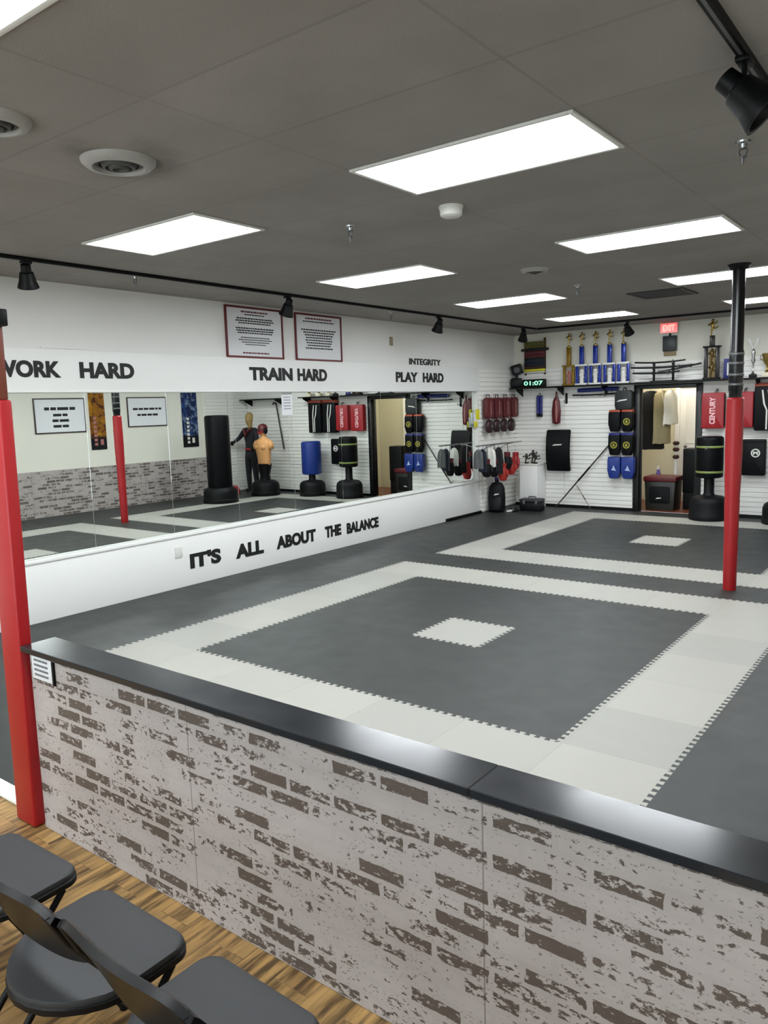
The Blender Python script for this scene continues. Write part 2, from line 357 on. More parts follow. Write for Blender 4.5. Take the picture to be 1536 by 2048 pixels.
# door frame
bm = new()
box(bm, DX0-.09, DX0, YB-.045, YB+.13, 0, DZ+.07, .004); box(bm, DX1, DX1+.09, YB-.045, YB+.13, 0, DZ+.07, .004); box(bm, DX0, DX1, YB-.045, YB+.13, DZ, DZ+.07, .004)
box(bm, DX0, DX0+.02, YB+.03, YB+.06, 0, DZ); box(bm, DX1-.02, DX1, YB+.03, YB+.06, 0, DZ)
struct('door_1', bm, mat('black door frame paint', '#15161a', .35))
# room behind the doorway
bm = new(); flatpoly(bm, [(1.2, YB+.04), (4.2, YB+.04), (4.2, 13.9), (1.2, 13.9)], 0.002); struct('floor_store_room', bm, mat('brown vinyl floor', '#8a4a30', .4))
bm = new(); box(bm, 1.08, 1.2, YB+.12, 13.9, 0, HC); box(bm, 4.2, 4.32, YB+.12, 13.9, 0, HC); box(bm, 1.08, 4.32, 13.9, 14.02, 0, HC); struct('wall_store_room', bm, wallmat('store room paint', '#d6d2bc'))
bm = new(); flatpoly(bm, [(1.1, YB+.1), (1.1, 14.0), (4.3, 14.0), (4.3, YB+.1)], HC-.3); struct('ceiling_store_room', bm, WALLP)
# divider wall with brick panels
bm = new(); box(bm, 3.412, XR, YK0+.008, YK1, 0, .838); struct('wall_divider', bm, WALLP)
bm = new(); box(bm, 3.412, XR, YK0, YK0+.008, 0, .838); struct('trim_7', bm, BRICKX)
cp = thing('counter_cap', 'long black laminate cap on top of the brick-panelled divider wall', 'counter', (5.2, 1.31, .838))
for a, b in ((3.415, 5.6897), (5.6902, XR-.005)):
    bm = new(); box(bm, a-5.2, b-5.2, 1.228-1.31, 1.392-1.31, 0, .026, .0025, 1); obj('cap_board', bm, CAPM, cp, 20)
# ---------------------------------------------------------------- camera
yaw, pitch, roll = .6528, -.1349, -.0299
fw = Vector((math.sin(-yaw)*math.cos(pitch), math.cos(yaw)*math.cos(pitch), math.sin(pitch)))
rt = fw.cross(Vector((0, 0, 1))).normalized(); up = rt.cross(fw)
r2 = rt*math.cos(roll)+up*math.sin(roll); u2 = up*math.cos(roll)-rt*math.sin(roll)
cam = bpy.data.cameras.new('camera'); co = bpy.data.objects.new('camera', cam); COL.objects.link(co)
Mx = Matrix((r2, u2, -fw)).transposed().to_4x4(); Mx.translation = (6.6808, -.3927, 1.852); co.matrix_world = Mx
cam.sensor_fit = 'VERTICAL'; cam.sensor_height = 36.0; cam.sensor_width = 27.0; cam.lens = 1542.94/2048*36.0; cam.clip_start = .05
SC.camera = co
SC.view_settings.view_transform = 'Standard'; SC.view_settings.look = 'None'; SC.view_settings.gamma = 1.0; SC.view_settings.exposure = 1.52
SC.view_settings.use_curve_mapping = False
w = bpy.data.worlds.new('world'); SC.world = w; w.use_nodes = True; w.node_tree.nodes['Background'].inputs[0].default_value = (.86, .93, 1.0, 1); w.node_tree.nodes['Background'].inputs[1].default_value = 1.6
SC.cycles.max_bounces = 10; SC.cycles.diffuse_bounces = 6
# ---------------------------------------------------------------- ceiling lights
fl = thing('ceiling_light', '', 'ceiling light', (0, 0, HC), 0, 'ceiling panel lights')
bm = new(); LWd, LLn = .582, .278
for a in ((-.605, -LWd, -.302, .302), (LWd, .605, -.302, .302), (-LWd, LWd, -.302, -LLn), (-LWd, LWd, LLn, .302)): box(bm, a[0], a[1], a[2], a[3], -.012, 0, .002)
obj('frame', bm, WPL, fl)
bm = new(); box(bm, -LWd, LWd, -LLn, LLn, -.006, -.002); obj('diffuser', bm, TUBE, fl)
LX, LY = 2.236, 3.1165
LIGHTS = [(1, 0, 'lit ceiling panel, largest one above the front mat square'), (0, 0, 'lit ceiling panel above the words WORK HARD, nearest the mirror wall'),
 (0, 1, 'lit ceiling panel left of the round smoke detector, above the words TRAIN HARD'), (1, 1, 'lit ceiling panel directly in front of the black column top'),
 (0, 2, 'lit ceiling panel beside the small round air diffuser, above PLAY HARD'), (0, 3, 'short lit ceiling panel nearest the trophies on the back wall'),
 (1, 2, 'lit ceiling panel partly hidden behind the black column top'), (1, 3, 'farthest lit ceiling panel right of the exit sign, behind the column'),
 (1, -1, 'lit ceiling panel cut off at the top left corner of the photo'), (0, -1, 'lit ceiling panel over the lobby beside the left wall'),
 (1, -2, 'lit ceiling panel over the lobby chairs by the front wall'), (0, -2, 'lit ceiling panel over the lobby corner')]
for k, (i, j, lab) in enumerate(LIGHTS):
    loc = (LX+2.438*i, LY+2.438*j, HC)
    if k == 0: fl.location = loc; fl['label'] = lab
    else: dup(fl, loc, lab)
sl = thing('ceiling_light', 'small lit panel on the store room ceiling', 'ceiling light', (2.6, 13.1, HC-.3))
bm = new(); box(bm, -.62, .62, -.31, .31, -.02, 0); obj('frame', bm, WPL, sl)
bm = new(); box(bm, -.58, .58, -.28, .28, -.026, -.019); obj('diffuser', bm, glow('store room diffuser', '#fff6e6', 5.0), sl)
# ---------------------------------------------------------------- ceiling fittings
def diffuser(loc, R, lab):
    o = thing('air_diffuser', lab, 'air vent', loc, 0, 'round ceiling air diffusers')
    bm = new(); lathe(bm, [(R, 0), (R*.98, -.012), (R*.86, -.03), (R*.70, -.034), (R*.66, -.012), (R*.64, 0)], seg=40); obj('rim', bm, mat('grey diffuser paint', '#c9c5bf', .5), o)
    for q, (rr, zz) in enumerate(((.64, -.006), (.46, -.02), (.28, -.028))):
        bm = new(); lathe(bm, [(R*rr, zz), (R*rr-.004, zz-.012), (R*(rr-.10), zz-.016), (R*(rr-.12), zz-.004)], seg=32); obj('cone', bm, mat('sooty diffuser', '#55534f', .6), o)
    bm = new(); lathe(bm, [(R*.645, -.0015), (R*.645, -.003)], seg=32); obj('throat', bm, BLKPL, o)
diffuser((3.35, 1.955, HC), .175, 'large round ceiling air diffuser ringed with soot')
diffuser((3.44, 1.31, HC), .15, 'round ceiling air diffuser cut off at the left photo edge')
diffuser((3.42, 6.24, HC), .13, 'small round ceiling air diffuser between two lit panels, far half of room')
g = thing('return_grille', 'square dark return air grille in ceiling near the exit sign', 'air vent', (3.75, 8.83, HC))
bm = new()
for a in ((-.31, -.27, -.31, .31), (.27, .31, -.31, .31), (-.27, .27, -.31, -.27), (-.27, .27, .27, .31)): box(bm, *a, -.014, 0)
obj('frame', bm, mat('dark grille metal', '#2a2b2b', .5), g)
bm = new()
for k in range(13): box(bm, -.27, .27, -.262+k*.042, -.240+k*.042, -.010, -.004)
obj('louvre', bm, mat('grille louvre', '#3a3b3a', .5), g)
bm = new(); box(bm, -.27, .27, -.27, .27, -.003, -.001); obj('duct', bm, BLACK, g)
bm = new(); lathe(bm, [(.075, 0), (.075, -.012), (.070, -.02), (.066, -.055), (.055, -.063), (.002, -.064)], seg=32)
o = obj('smoke_detector', bm, WPL); o.location = (4.06, 3.80, HC); tag(o, 'round white smoke detector on the ceiling', 'smoke detector')
def sprinkler(loc, lab, first=[]):
    if first: return dup(first[0], loc, lab)
    o = thing('sprinkler', lab, 'sprinkler', loc, 0, 'ceiling sprinklers'); first.append(o)
    bm = new(); lathe(bm, [(.036, 0), (.034, -.008), (.018, -.012), (.014, -.03)], seg=20); obj('escutcheon', bm, SILV, o)
    bm = new(); tube(bm, [(-.012, 0, -.028), (-.019, 0, -.045), (-.012, 0, -.066), (0, 0, -.07)], .004, 6); tube(bm, [(.012, 0, -.028), (.019, 0, -.045), (.012, 0, -.066), (0, 0, -.07)], .004, 6); cyl(bm, (0, 0, -.012), (0, 0, -.036), .011); obj('frame', bm, GREYM, o)
    bm = new(); cyl(bm, (0, 0, -.068), (0, 0, -.074), .016); cyl(bm, (0, 0, -.074), (0, 0, -.105), .008, .005); obj('deflector', bm, GREYM, o)
    return o
sprinkler((5.729, 3.761, HC), 'chrome ceiling sprinkler below the black spotlight on the right track')
sprinkler((3.291, 3.762, HC), 'ceiling sprinkler in mid room left of the smoke detector')
sprinkler((.78, 3.85, HC), 'ceiling sprinkler between track and wall above WORK HARD')
sprinkler((3.303, 7.468, HC), 'ceiling sprinkler beside the dark square return grille')
sprinkler((.70, 7.70, HC), 'ceiling sprinkler between the track and wall, right of the two notices')
# track lighting
def track(a, b, lab):
    c = ((a[0]+b[0])/2, (a[1]+b[1])/2, HC); bm = new()
    hx, hy = abs(b[0]-a[0])/2+.018, abs(b[1]-a[1])/2+.018
    o = thing('light_track', lab, 'light track', c, 0, 'black lighting tracks')
    box(bm, -hx, hx, -hy, hy, -.030, 0, .002); obj('rail', bm, BLKMT, o)
    bm = new()
    if hx > hy: box(bm, -hx+.02, hx-.02, -.006, .006, -.0315, -.029)
    else: box(bm, -.006, .006, -hy+.02, hy-.02, -.0315, -.029)
    obj('slot', bm, GREYM, o)
track((.90, YF+.3), (.90, 11.36), 'long black light track along the mirror wall ceiling')
track((.94, 11.40), (XR-.1, 11.40), 'black light track across the ceiling before the back wall')
track((5.965, YF+.3), (5.965, 11.34), 'black light track on the right side crossing the top right corner')
def spot(loc, aim, lab, s=1.0):
    o = thing('track_spotlight', lab, 'spotlight', loc, 0, 'black track spotlights')
    bm = new(); box(bm, -.02*s, .02*s, -.04*s, .04*s, -.050, -.0315, .003); obj('adapter', bm, BLKMT, o)
    d = Vector(aim).normalized(); piv = Vector((0, 0, -.045-.09*s))
    bm = new(); cyl(bm, (0, 0, -.045), piv, .008*s, None, 10); tube(bm, [piv+Vector((0, 0, .03*s)), piv+d.cross(Vector((0, 0, 1))).normalized()*.045*s, piv+d*.03*s+d.cross(Vector((0, 0, 1))).normalized()*.05*s], .006*s, 8); obj('arm', bm, BLKMT, o)
    bm = new(); rs = []
    for dist, r in ((-.085, .022), (-.08, .036), (-.03, .038), (-.022, .05), (.04, .062), (.085, .078), (.092, .078), (.090, .066), (.03, .04)):
        rs.append(ring(bm, piv+d*dist*s, d, r*s, 20))
    for a, b in zip(rs, rs[1:]): bridge(bm, a, b)
    cap(bm, rs[0]); lh = obj('lamp_head', bm, BLKMT, o)
    bm = new(); cyl(bm, piv+d*.03*s, piv+d*.055*s, .04*s, .05*s, 16); obj('lamp', bm, mat('unlit bulb glass', '#8f9090', .15, .2), lh)
spot((.90, 2.80, HC), (-.35, .25, -1), 'black track spotlight above the words WORK HARD', 1.0)
spot((.90, 5.62, HC), (-.5, .1, -1), 'black track spotlight hanging in front of the two framed notices')
spot((.90, 8.50, HC), (-.5, .2, -1), 'black track spotlight above the words PLAY HARD')
spot((.90, 10.95, HC), (-.4, .5, -1), 'black track spotlight beside the belt display in the corner')
spot((2.42, 11.40, HC), (.1, .8, -1), 'black track spotlight right of the blue trophies')
spot((5.968, 2.70, HC), (.75, .15, -.75), 'large black track spotlight cut off at the right photo edge', 1.15)
# ---------------------------------------------------------------- columns
pc = thing('support_column', 'round column wrapped in red pads below and black above, on the mats', 'column', (4.885, 7.44, 0))
bm = new(); prof = []
zz = [0, .04, .42, .44, .88, .90, 1.12, 1.14, 1.36, 1.38, 1.60, 1.62, 1.83, 1.845]
rr = [.060, .061, .064, .062, .068, .066, .075, .073, .079, .077, .078, .076, .074, .060]
lathe(bm, list(zip(rr, zz)), seg=32); obj('red_pad', bm, REDP, pc)
bm = new(); lathe(bm, [(.058, 1.80), (.058, 1.90), (.064, 1.91), (.064, 2.27), (.058, 2.29), (.058, HC-.03)], seg=32); obj('pole', bm, mat('glossy black pipe', '#0f1013', .25), pc)
for z in (1.955, 2.045, 2.15, 2.235):
    bm = new(); lathe(bm, [(.064, z), (.069, z+.003), (.069, z+.020), (.064, z+.023)], seg=32); obj('strap', bm, GREYM, pc)
bm = new(); lathe(bm, [(.06, HC-.05), (.075, HC-.045), (.10, HC-.012), (.10, HC)], seg=32); obj('collar', bm, BLKMT, pc)
pc2 = thing('support_post', 'square post in red padding at the end of the brick divider wall', 'column', (3.305, 1.262, 0))
M = Matrix.Shear('XY', 4, (.022, 0))
bm = new(); box(bm, -.082, .080, -.030, .028, .0, 1.93, .010, 3); xf(bm, M); obj('red_pad', bm, REDP, pc2)
bm = new(); box(bm, -.066, .064, -.024, .022, 1.93, 2.235, .006); xf(bm, M); obj('inner_post', bm, mat('brown red post paint', '#7c3a26', .5), pc2)
bm = new(); box(bm, -.090, .086, -.040, .036, 2.235, 2.305, .006); xf(bm, M); obj('collar', bm, BLKMT, pc2)
sg = thing('wall_sign', 'small white notice in black edging under the cap beside the red post', 'sign', (3.52, YK0, .77))
bm = new(); box(bm, -.085, .085, -.006, 0, -.055, .055, .001); obj('board', bm, PAPER, sg)
bm = new(); box(bm, -.095, .095, -.01, 0, .05, .068); box(bm, .082, .095, -.01, 0, -.06, .05); obj('edging', bm, BLKPL, sg)
for k in range(4): obj('print_line', bars(new(), -.01, .032-.022*k, .11, .009, -.0062, seed=k), GREYT, sg)
# ---------------------------------------------------------------- mirrors
seams = [2.90, 3.786, 4.723, 5.655, 6.590, 7.520, 8.412, 9.293, 10.190, 11.03]
mlab = ['beside the red post, leftmost of the row', 'under the end of WORK HARD, second from the red post', 'third from the red post, with a blue banner reflected', 'under the start of TRAIN HARD, fourth from the red post',
 'with a sheet of paper stuck near its top edge', 'sixth from the red post, reflecting the red shields', 'under the start of PLAY HARD, reflecting the black door frame', 'under the end of PLAY HARD, reflecting the bare slat wall', 'next to the yellow card, last at the far end']
for k in range(9):
    a, b = seams[k]+.0015, seams[k+1]-.0015
    bm = new(); box(bm, XM-.005, XM, a-(a+b)/2, b-(a+b)/2, .572-1.3, 2.073-1.3, .0008, 1)
    o = obj('wall_mirror', bm, MIRROR, None, 20); o.location = (0, (a+b)/2, 1.3); tag(o, 'frameless mirror panel '+mlab[k], 'mirror', 'mirror panels along the left wall')
bm = new(); box(bm, -.0006, .0006, -.092, .092, -.138, .138); ps = obj('paper_sheet', bm, PAPER); ps.location = (XM+.0008, 6.52, 1.93); tag(ps, 'white paper sheet stuck on the mirror near its top edge', 'paper')
for k in range(5):
    pr_ = obj('print_line', bars(new(), 0, .08-.035*k, .12, .010, 0, seed=30+k, depth=.0005), GREYT, ps); pr_.rotation_euler = (0, 0, LW); pr_.location = (.0008, 0, 0)
# ---------------------------------------------------------------- lettering on the left wall
def lettering(s, y0, y1, z0, z1, lab, x=.0145, **k):
    bm = text_bm(s, y1-y0, z1-z0, .006, **k); o = obj('wall_lettering', bm, INK); o.location = (x, y0, z0); o.rotation_euler = (0, 0, LW)
    return tag(o, lab, 'lettering')
lettering('WORK', 2.90, 3.53, 2.205, 2.355, 'black cut-out word WORK on the header board', bold=.045)
lettering('HARD', 3.72, 4.31, 2.205, 2.355, 'black cut-out word HARD following WORK', bold=.045)
lettering('TRAIN', 5.855, 6.565, 2.205, 2.357, 'black cut-out word TRAIN below the framed notices', bold=.045)
lettering('HARD', 6.655, 7.20, 2.205, 2.357, 'black cut-out word HARD following TRAIN', bold=.045)
lettering('PLAY', 8.70, 9.25, 2.207, 2.352, 'black cut-out word PLAY near the far end of the wall', bold=.045)
lettering('HARD', 9.39, 9.96, 2.207, 2.352, 'black cut-out word HARD following PLAY', bold=.045)
lettering('INTEGRITY', 9.06, 9.91, 2.466, 2.558, 'smaller black word INTEGRITY above PLAY HARD', x=.001, bold=.03)
# the line under the mirror climbs and dips a little from word to word
for wd, y0, y1, z0, h in (("IT'S", 4.845, 5.275, .178, .168), ('ALL', 5.50, 5.935, .172, .165), ('ABOUT', 6.155, 6.86, .172, .160), ('THE', 7.045, 7.365, .178, .150), ('BALANCE', 7.485, 8.185, .166, .150)):
    lettering(wd, y0, y1, z0, z0+h, 'black cut-out word %s on the board below the mirrors' % wd, bold=.05)
bm = new(); box(bm, 0, .012, -.045, .045, -.055, .055, .002); o = obj('wall_plate', bm, WPL); o.location = (.014, 4.70, .385); tag(o, 'small white cover plate left of the word ITS under the mirror', 'wall plate')
bm = new(); box(bm, 0, .02, -.03, .03, -.06, .06, .004); o = obj('sensor_box', bm, mat('tan plastic', '#b7a98a', .5)); o.location = (0, 8.62, 2.78); tag(o, 'small tan sensor box high on the wall above PLAY HARD', 'sensor')
bm = new(); box(bm, 0, .012, -.24, .24, -.006, .006); o = obj('ledge_strip', bm, WHITE); o.location = (.0, 3.60, 2.478); tag(o, 'thin white ledge strip on the wall above WORK HARD', 'strip')
# framed notices on the left wall
def notice(y, z, w, h, rot, lab, lines, x, rimm, headm, name='framed_notice', cat='framed notice'):
    o = thing(name, lab, cat, (x, y, z), rot)
    bm = new(); f = .022
    for a in ((-w/2, -w/2+f, -h/2, h/2), (w/2-f, w/2, -h/2, h/2)): box(bm, a[0], a[1], -.022, 0, a[2], a[3], .003)
    for a in ((-w/2+f, w/2-f, -h/2, -h/2+f), (-w/2+f, w/2-f, h/2-f, h/2)): box(bm, a[0], a[1], -.022, 0, a[2], a[3], .003)
    obj('frame', bm, rimm, o)
    bm = new(); box(bm, -w/2+f, w/2-f, -.010, -.004, -h/2+f, h/2-f); obj('sheet', bm, PAPER, o)
    for k, (zz, ww, hh, red) in enumerate(lines):
        b = bars(new(), 0, zz*h, ww*w, hh*h, -.0101, seed=k+int(y*100)); obj('heading' if red else 'print_line', b, headm if red else INK, o)
    return o
L1 = [(.40, .46, .030, 1), (.345, .34, .022, 0), (.27, .62, .026, 0), (.225, .66, .026, 0), (.18, .56, .024, 0), (.08, .66, .026, 0), (.035, .64, .026, 0), (-.01, .60, .024, 0), (-.10, .50, .018, 0), (-.145, .58, .018, 0), (-.19, .48, .018, 0), (-.235, .36, .016, 0), (-.40, .46, .028, 1)]
L2 = [(.40, .56, .032, 1), (.335, .66, .024, 0), (.16, .74, .028, 0), (.105, .66, .028, 0), (.05, .60, .028, 0), (-.005, .56, .026, 0), (-.06, .58, .026, 0), (-.115, .54, .026, 0), (-.17, .50, .026, 0), (-.23, .58, .028, 0)]
notice(5.985, 2.745, .90, .575, LW, 'red framed notice with many small lines, left of the pair above TRAIN HARD', L1, .0, DKRED, INKR)
notice(7.085, 2.745, .875, .575, LW, 'red framed notice, right of the pair above TRAIN HARD', L2, .0, DKRED, INKR)
# seen in the mirror: notices and banners on the right wall
LA = [(.20, .60, .085, 0), (.02, .28, .075, 0), (-.14, .32, .075, 0), (-.30, .30, .075, 0)]
LB_ = [(.10, .72, .07, 0), (-.10, .52, .07, 0)]
notice(7.60, 1.875, 1.04, .655, RW, 'dark framed notice with four bold lines, reflected at the left of the mirrors', LA, XR, mat('dark brown frame', '#4a3534', .4), INKR)
notice(9.545, 1.905, .97, .61, RW, 'dark framed notice with two bold lines, reflected behind the column', LB_, XR, mat('dark brown frame', '#4a3534', .4), INKR)
def banner(y, z0, z1, w, m, lab, txt):
    o = thing('hanging_banner', lab, 'banner', (XR, y, z0), RW, 'vertical banners on the right wall')
    bm = new(); n = 8
    vs = [[bm.verts.new((-w/2+w*i/4, -.012-.004*math.sin(3.1*k/n+i), (z1-z0)*k/n)) for i in range(5)] for k in range(n+1)]
    for a, b in zip(vs, vs[1:]):
        for i in range(4): bm.faces.new((a[i], a[i+1], b[i+1], b[i]))
    bmesh.ops.solidify(bm, geom=list(bm.faces), thickness=.003); obj('cloth', bm, m, o)
    bm = new(); cyl(bm, (-w/2-.01, -.014, z1-z0), (w/2+.01, -.014, z1-z0), .010); obj('rod', bm, BLKMT, o)
    for k in range(7): bm = new(); box(bm, .03, .10, -.0185, -.0175, .08+.085*k, .08+.085*k+.055, .0); obj('letter', bm, txt, o)
    bm = new(); box(bm, -.10, -.03, -.0185, -.0175, .09, .20); obj('emblem', bm, txt, o)
banner(8.37, 1.19, 2.44, .34, BAN1, 'amber and red printed banner with black foot, reflected in the mirror', PINK)
banner(10.63, 1.11, 2.44, .42, BAN2, 'blue printed banner with black foot, reflected in the mirror', WCL)
# ---------------------------------------------------------------- shelves on the back wall
for x0, x1, lab in ((.06, 5.0, 'long black shelf over the doorway carrying trophies and swords'), (5.62, 6.86, 'short black shelf seen only in the mirror above the dummies')):
    s_ = thing('wall_shelf', lab, 'shelf', ((x0+x1)/2, YB-.02, 2.10))
    bm = new(); h = (x1-x0)/2; box(bm, -h, h, -.30, 0, 0, .025, .003); obj('board', bm, BLKPL, s_)
    n = int((x1-x0)/.8)+1
    for k in range(n):
        xx = -h+.12+(2*h-.24)*k/(n-1) if n > 1 else 0
        if DX0-.15 < xx+(x0+x1)/2 < DX1+.15: continue
        bm = new(); prism(bm, [(-.25, -.03), (0, -.14), (0, 0), (-.27, 0)], -.006, .006); xf(bm, Matrix.Translation((xx, 0, 0)) @ Matrix.Rotation(PI/2, 4, 'Z')); obj('bracket', bm, BLKMT, s_)
SZ = 2.1251
# ---------------------------------------------------------------- folding chairs
def make_chair():
    c = thing('folding_chair', '', 'chair', (0, 0, 0), 0, 'front row of folding chairs')
    # seat: square front corners rounded, D-shaped rear
    o = []
    for k in range(7): a = PI/2*k/6; o.append((.155+.055*math.sin(a), .135+.055*math.cos(a)))
    for k in range(13): a = PI*k/12; o.append((.21*math.cos(a)*(1-.16*math.sin(a)), -.02-.172*math.sin(a)))
    for k in range(7): a = PI/2*k/6; o.append((-.155-.055*math.cos(a), .135+.055*math.sin(a)))
    SEAT = mat('grey moulded seat', '#303234', .6, 0, .06)
    bm = new(); rings = []
    for sc, z in ((.93, -.020), (.99, -.014), (1.0, -.004), (.985, .004), (.94, .007)): rings.append([bm.verts.new((x*sc, y*sc, .443+z)) for x, y in o])
    for a, b in zip(rings, rings[1:]): bridge(bm, a, b)
    cap(bm, rings[0]); cap(bm, rings[-1]); obj('seat', bm, SEAT, c, 50)
    bm = new(); ri = [[bm.verts.new((x*sc, y*sc, .443+z)) for x, y in o] for sc, z in ((.9, -.035), (1.012, -.032), (1.012, -.016), (.985, -.012))]
    for a, b in zip(ri, ri[1:]): bridge(bm, a, b)
    cap(bm, ri[0]); obj('seat_rim', bm, BLKPL, c)
    for s in (-1, 1):
        bm = new(); tube(bm, [(s*.222, .235, 0), (s*.222, .02, .40), (s*.222, -.16, .66), (s*.215, -.20, .745)], .0115); fleg = obj('front_leg', bm, BLKMT, c)
        bm = new(); tube(bm, [(s*.196, .13, .405), (s*.196, -.25, 0)], .0105); rleg = obj('rear_leg', bm, BLKMT, c)
        for nm, p, lg in (('foot_cap', (s*.222, .235, 0), fleg), ('foot_cap', (s*.196, -.25, 0), rleg)):
            bm = new(); cyl(bm, p, (p[0], p[1]-.008, .035), .015); obj(nm, bm, BLACK, lg)
    bm = new(); tube(bm, [(-.222, .18, .10), (.222, .18, .10)], .008); obj('front_brace', bm, BLKMT, c)
    bm = new(); tube(bm, [(-.196, -.19, .06), (.196, -.19, .06)], .008); obj('rear_brace', bm, BLKMT, c)
    bm = new(); n = 14; vs = []
    for k in range(n+1):
        x = -.235+.47*k/n; q = (x/.235)**2; yb = -.205+.028*q; ht = .775-.03*q**3; lo = .560+.02*q**2
        vs.append([bm.verts.new(p) for p in ((x, yb+.09, lo), (x, yb+.045, (lo+ht)/2), (x, yb-.004, ht-.012), (x, yb-.016, ht), (x, yb-.028, ht-.012), (x, yb+.020, (lo+ht)/2), (x, yb+.066, lo))])
    for a, b in zip(vs, vs[1:]): bridge(bm, a, b)
    cap(bm, vs[0]); cap(bm, vs[-1]); obj('backrest', bm, mat('glossy black chair back', '#070809', .3, spec=.35), c, 50)
    return c
ch0 = make_chair()
CH = [(4.33, .605, .03, 'black folding chair farthest from the camera, nearest the red post'), (4.875, .60, .0, 'black folding chair in the middle, its seat rear showing below its backrest'),
      (5.365, .60, -.02, 'black folding chair with the most of its seat in view at bottom centre'), (3.80, .62, .02, 'black folding chair at the left end of the row, out past the photo edge'), (5.89, .57, -.03, 'black folding chair below the bottom photo edge, nearest the camera')]
for k, (x, y, rz, lab) in enumerate(CH):
    if k == 0: ch0.location = (x, y, 0); ch0.rotation_euler = (0, 0, rz); ch0['label'] = lab
    else: dup(ch0, (x, y, 0), lab, rz)

# ---------------------------------------------------------------- corner: things on and under the shelf
YS = YB-.17        # middle of the shelf
bd = thing('belt_display', 'wooden rack of coloured martial arts belts high in the corner', 'belt display', (.43, YB-.02, 2.36))
bm = new(); box(bm, -.20, -.17, -.03, 0, -.02, .62); obj('rack_board', bm, WOODF, bd); bm = new(); box(bm, .17, .20, -.03, 0, -.02, .62); obj('rack_board', bm, WOODF, bd)
z = .56
for h, m_ in ((.075, OLIVE), (.04, OLIVE), (.05, INK), (.06, MAROON), (.055, MAROON), (.035, INK), (.06, NAVY), (.05, NAVY), (.05, BROWN), (.045, YEL), (.03, WCL)):
    w_ = .26 if m_ is INK and z > .4 else .20
    bm = new(); box(bm, -w_, w_, -.055, -.01, z-h+.004, z, .008); obj('belt', bm, m_, bd); z -= h
sp = thing('shelf_speaker', 'black two-piece speaker on the left end of the long shelf', 'speaker', (.13, YS, SZ), .4)
bm = new(); box(bm, -.10, .10, -.08, .08, 0, .17, .03); box(bm, -.03, .03, -.03, .03, .15, .24); obj('base', bm, BLKPL, sp)
bm = new(); box(bm, -.095, .095, -.07, .07, -.08, .10, .025); xf(bm, Matrix.Translation((.01, 0, .31)) @ Matrix.Rotation(-.25, 4, 'Y')); hd = obj('cabinet', bm, BLKPL, sp)
bm = new(); xf(lathe(bm, [(.055, 0), (.05, .006), (.012, -.01)], seg=20), Matrix.Translation((.01, -.072, .31)) @ Matrix.Rotation(PI/2, 4, 'X')); obj('cone', bm, GREYC, sp)
ck = thing('digital_clock', 'black digital timer with green lit numbers on the long shelf', 'clock', (.50, YS-.05, SZ))
bm = new(); box(bm, -.22, .22, -.035, .035, 0, .135, .012); obj('case', bm, BLKPL, ck)
bm = text_bm('01:07', .36, .075, .002, .02); xf(bm, Matrix.Translation((-.18, -.0355, .03))); obj('digits', bm, LEDG, ck)
def mini_figure(bm, z, h, s=1.0):
    tube(bm, [(-.012*s, 0, z), (-.01*s, 0, z+h*.25), (0, 0, z+h*.48)], [.007*s, .009*s, .012*s], 8)
    tube(bm, [(.055*s, 0, z+h*.52), (.028*s, 0, z+h*.42), (0, 0, z+h*.48)], [.006*s, .008*s, .011*s], 8)
    loft(bm, [(0, 0, z+h*.45, .013*s, .010*s), (0, 0, z+h*.62, .020*s, .013*s), (0, 0, z+h*.76, .024*s, .014*s), (0, 0, z+h*.81, .008*s, .008*s)], 10)
    tube(bm, [(-.022*s, 0, z+h*.74), (-.042*s, -.01, z+h*.62), (-.02*s, -.03, z+h*.60)], .006*s, 7); tube(bm, [(.022*s, 0, z+h*.74), (.044*s, -.01, z+h*.72), (.04*s, -.02, z+h*.86)], .006*s, 7)
    ell(bm, (0, 0, z+h*.9), .016*s, .017*s, h*.09, 10, 7); return bm
def trophy(x, colm, lowm, lab):
    o = thing('trophy', lab, 'trophy', (x, YS, SZ), 0, 'two-tier trophies on the long shelf')
    bm = new(); box(bm, -.105, .105, -.05, .05, 0, .03, .004); obj('base', bm, WPL if colm is BLUEM else GOLDC, o)
    for s in (-1, 1): bm = new(); box(bm, s*.078-.022, s*.078+.022, -.022, .022, .03, .315, .006); obj('column', bm, lowm, o)
    bm = new(); mini_figure(bm, .03, .21, 1.1); box(bm, -.03, .03, .0, .012, .03, .26); obj('centre_figure', bm, WPL if colm is BLUEM else PINK, o)
    bm = new(); box(bm, -.11, .11, -.045, .045, .315, .345, .004); obj('platform', bm, WPL if colm is BLUEM else GOLDC, o)
    bm = new(); box(bm, -.036, .036, -.03, .03, .345, .64, .008); obj('tall_column', bm, colm, o)
    bm = new(); lathe(bm, [(.042, .64), (.042, .652), (.02, .662), (.012, .675)], seg=16); mini_figure(bm, .672, .21, 1.2); obj('figure', bm, GOLD, o)
    return o
trophy(1.125, GOLDC, GOLDC, 'gold-columned trophy at the left of the row of five')
for k, (x, lab) in enumerate(((1.355, 'blue and white trophy next to the gold-columned one'), (1.595, 'blue and white trophy at the middle of the row of five'), (1.84, 'blue and white trophy second from the right of the row'), (2.075, 'blue and white trophy at the right end, nearest the swords'))):
    if k == 0: tb = trophy(x, BLUEM, BLUEM, lab)
    else: dup(tb, (x, YS, SZ), lab)
rk = thing('sword_stand', 'black three-tier sword stand on the shelf over the doorway', 'sword stand', (2.72, YS, SZ))
bm = new(); box(bm, -.20, .20, -.05, .05, 0, .02, .004); obj('base', bm, BLKPL, rk)
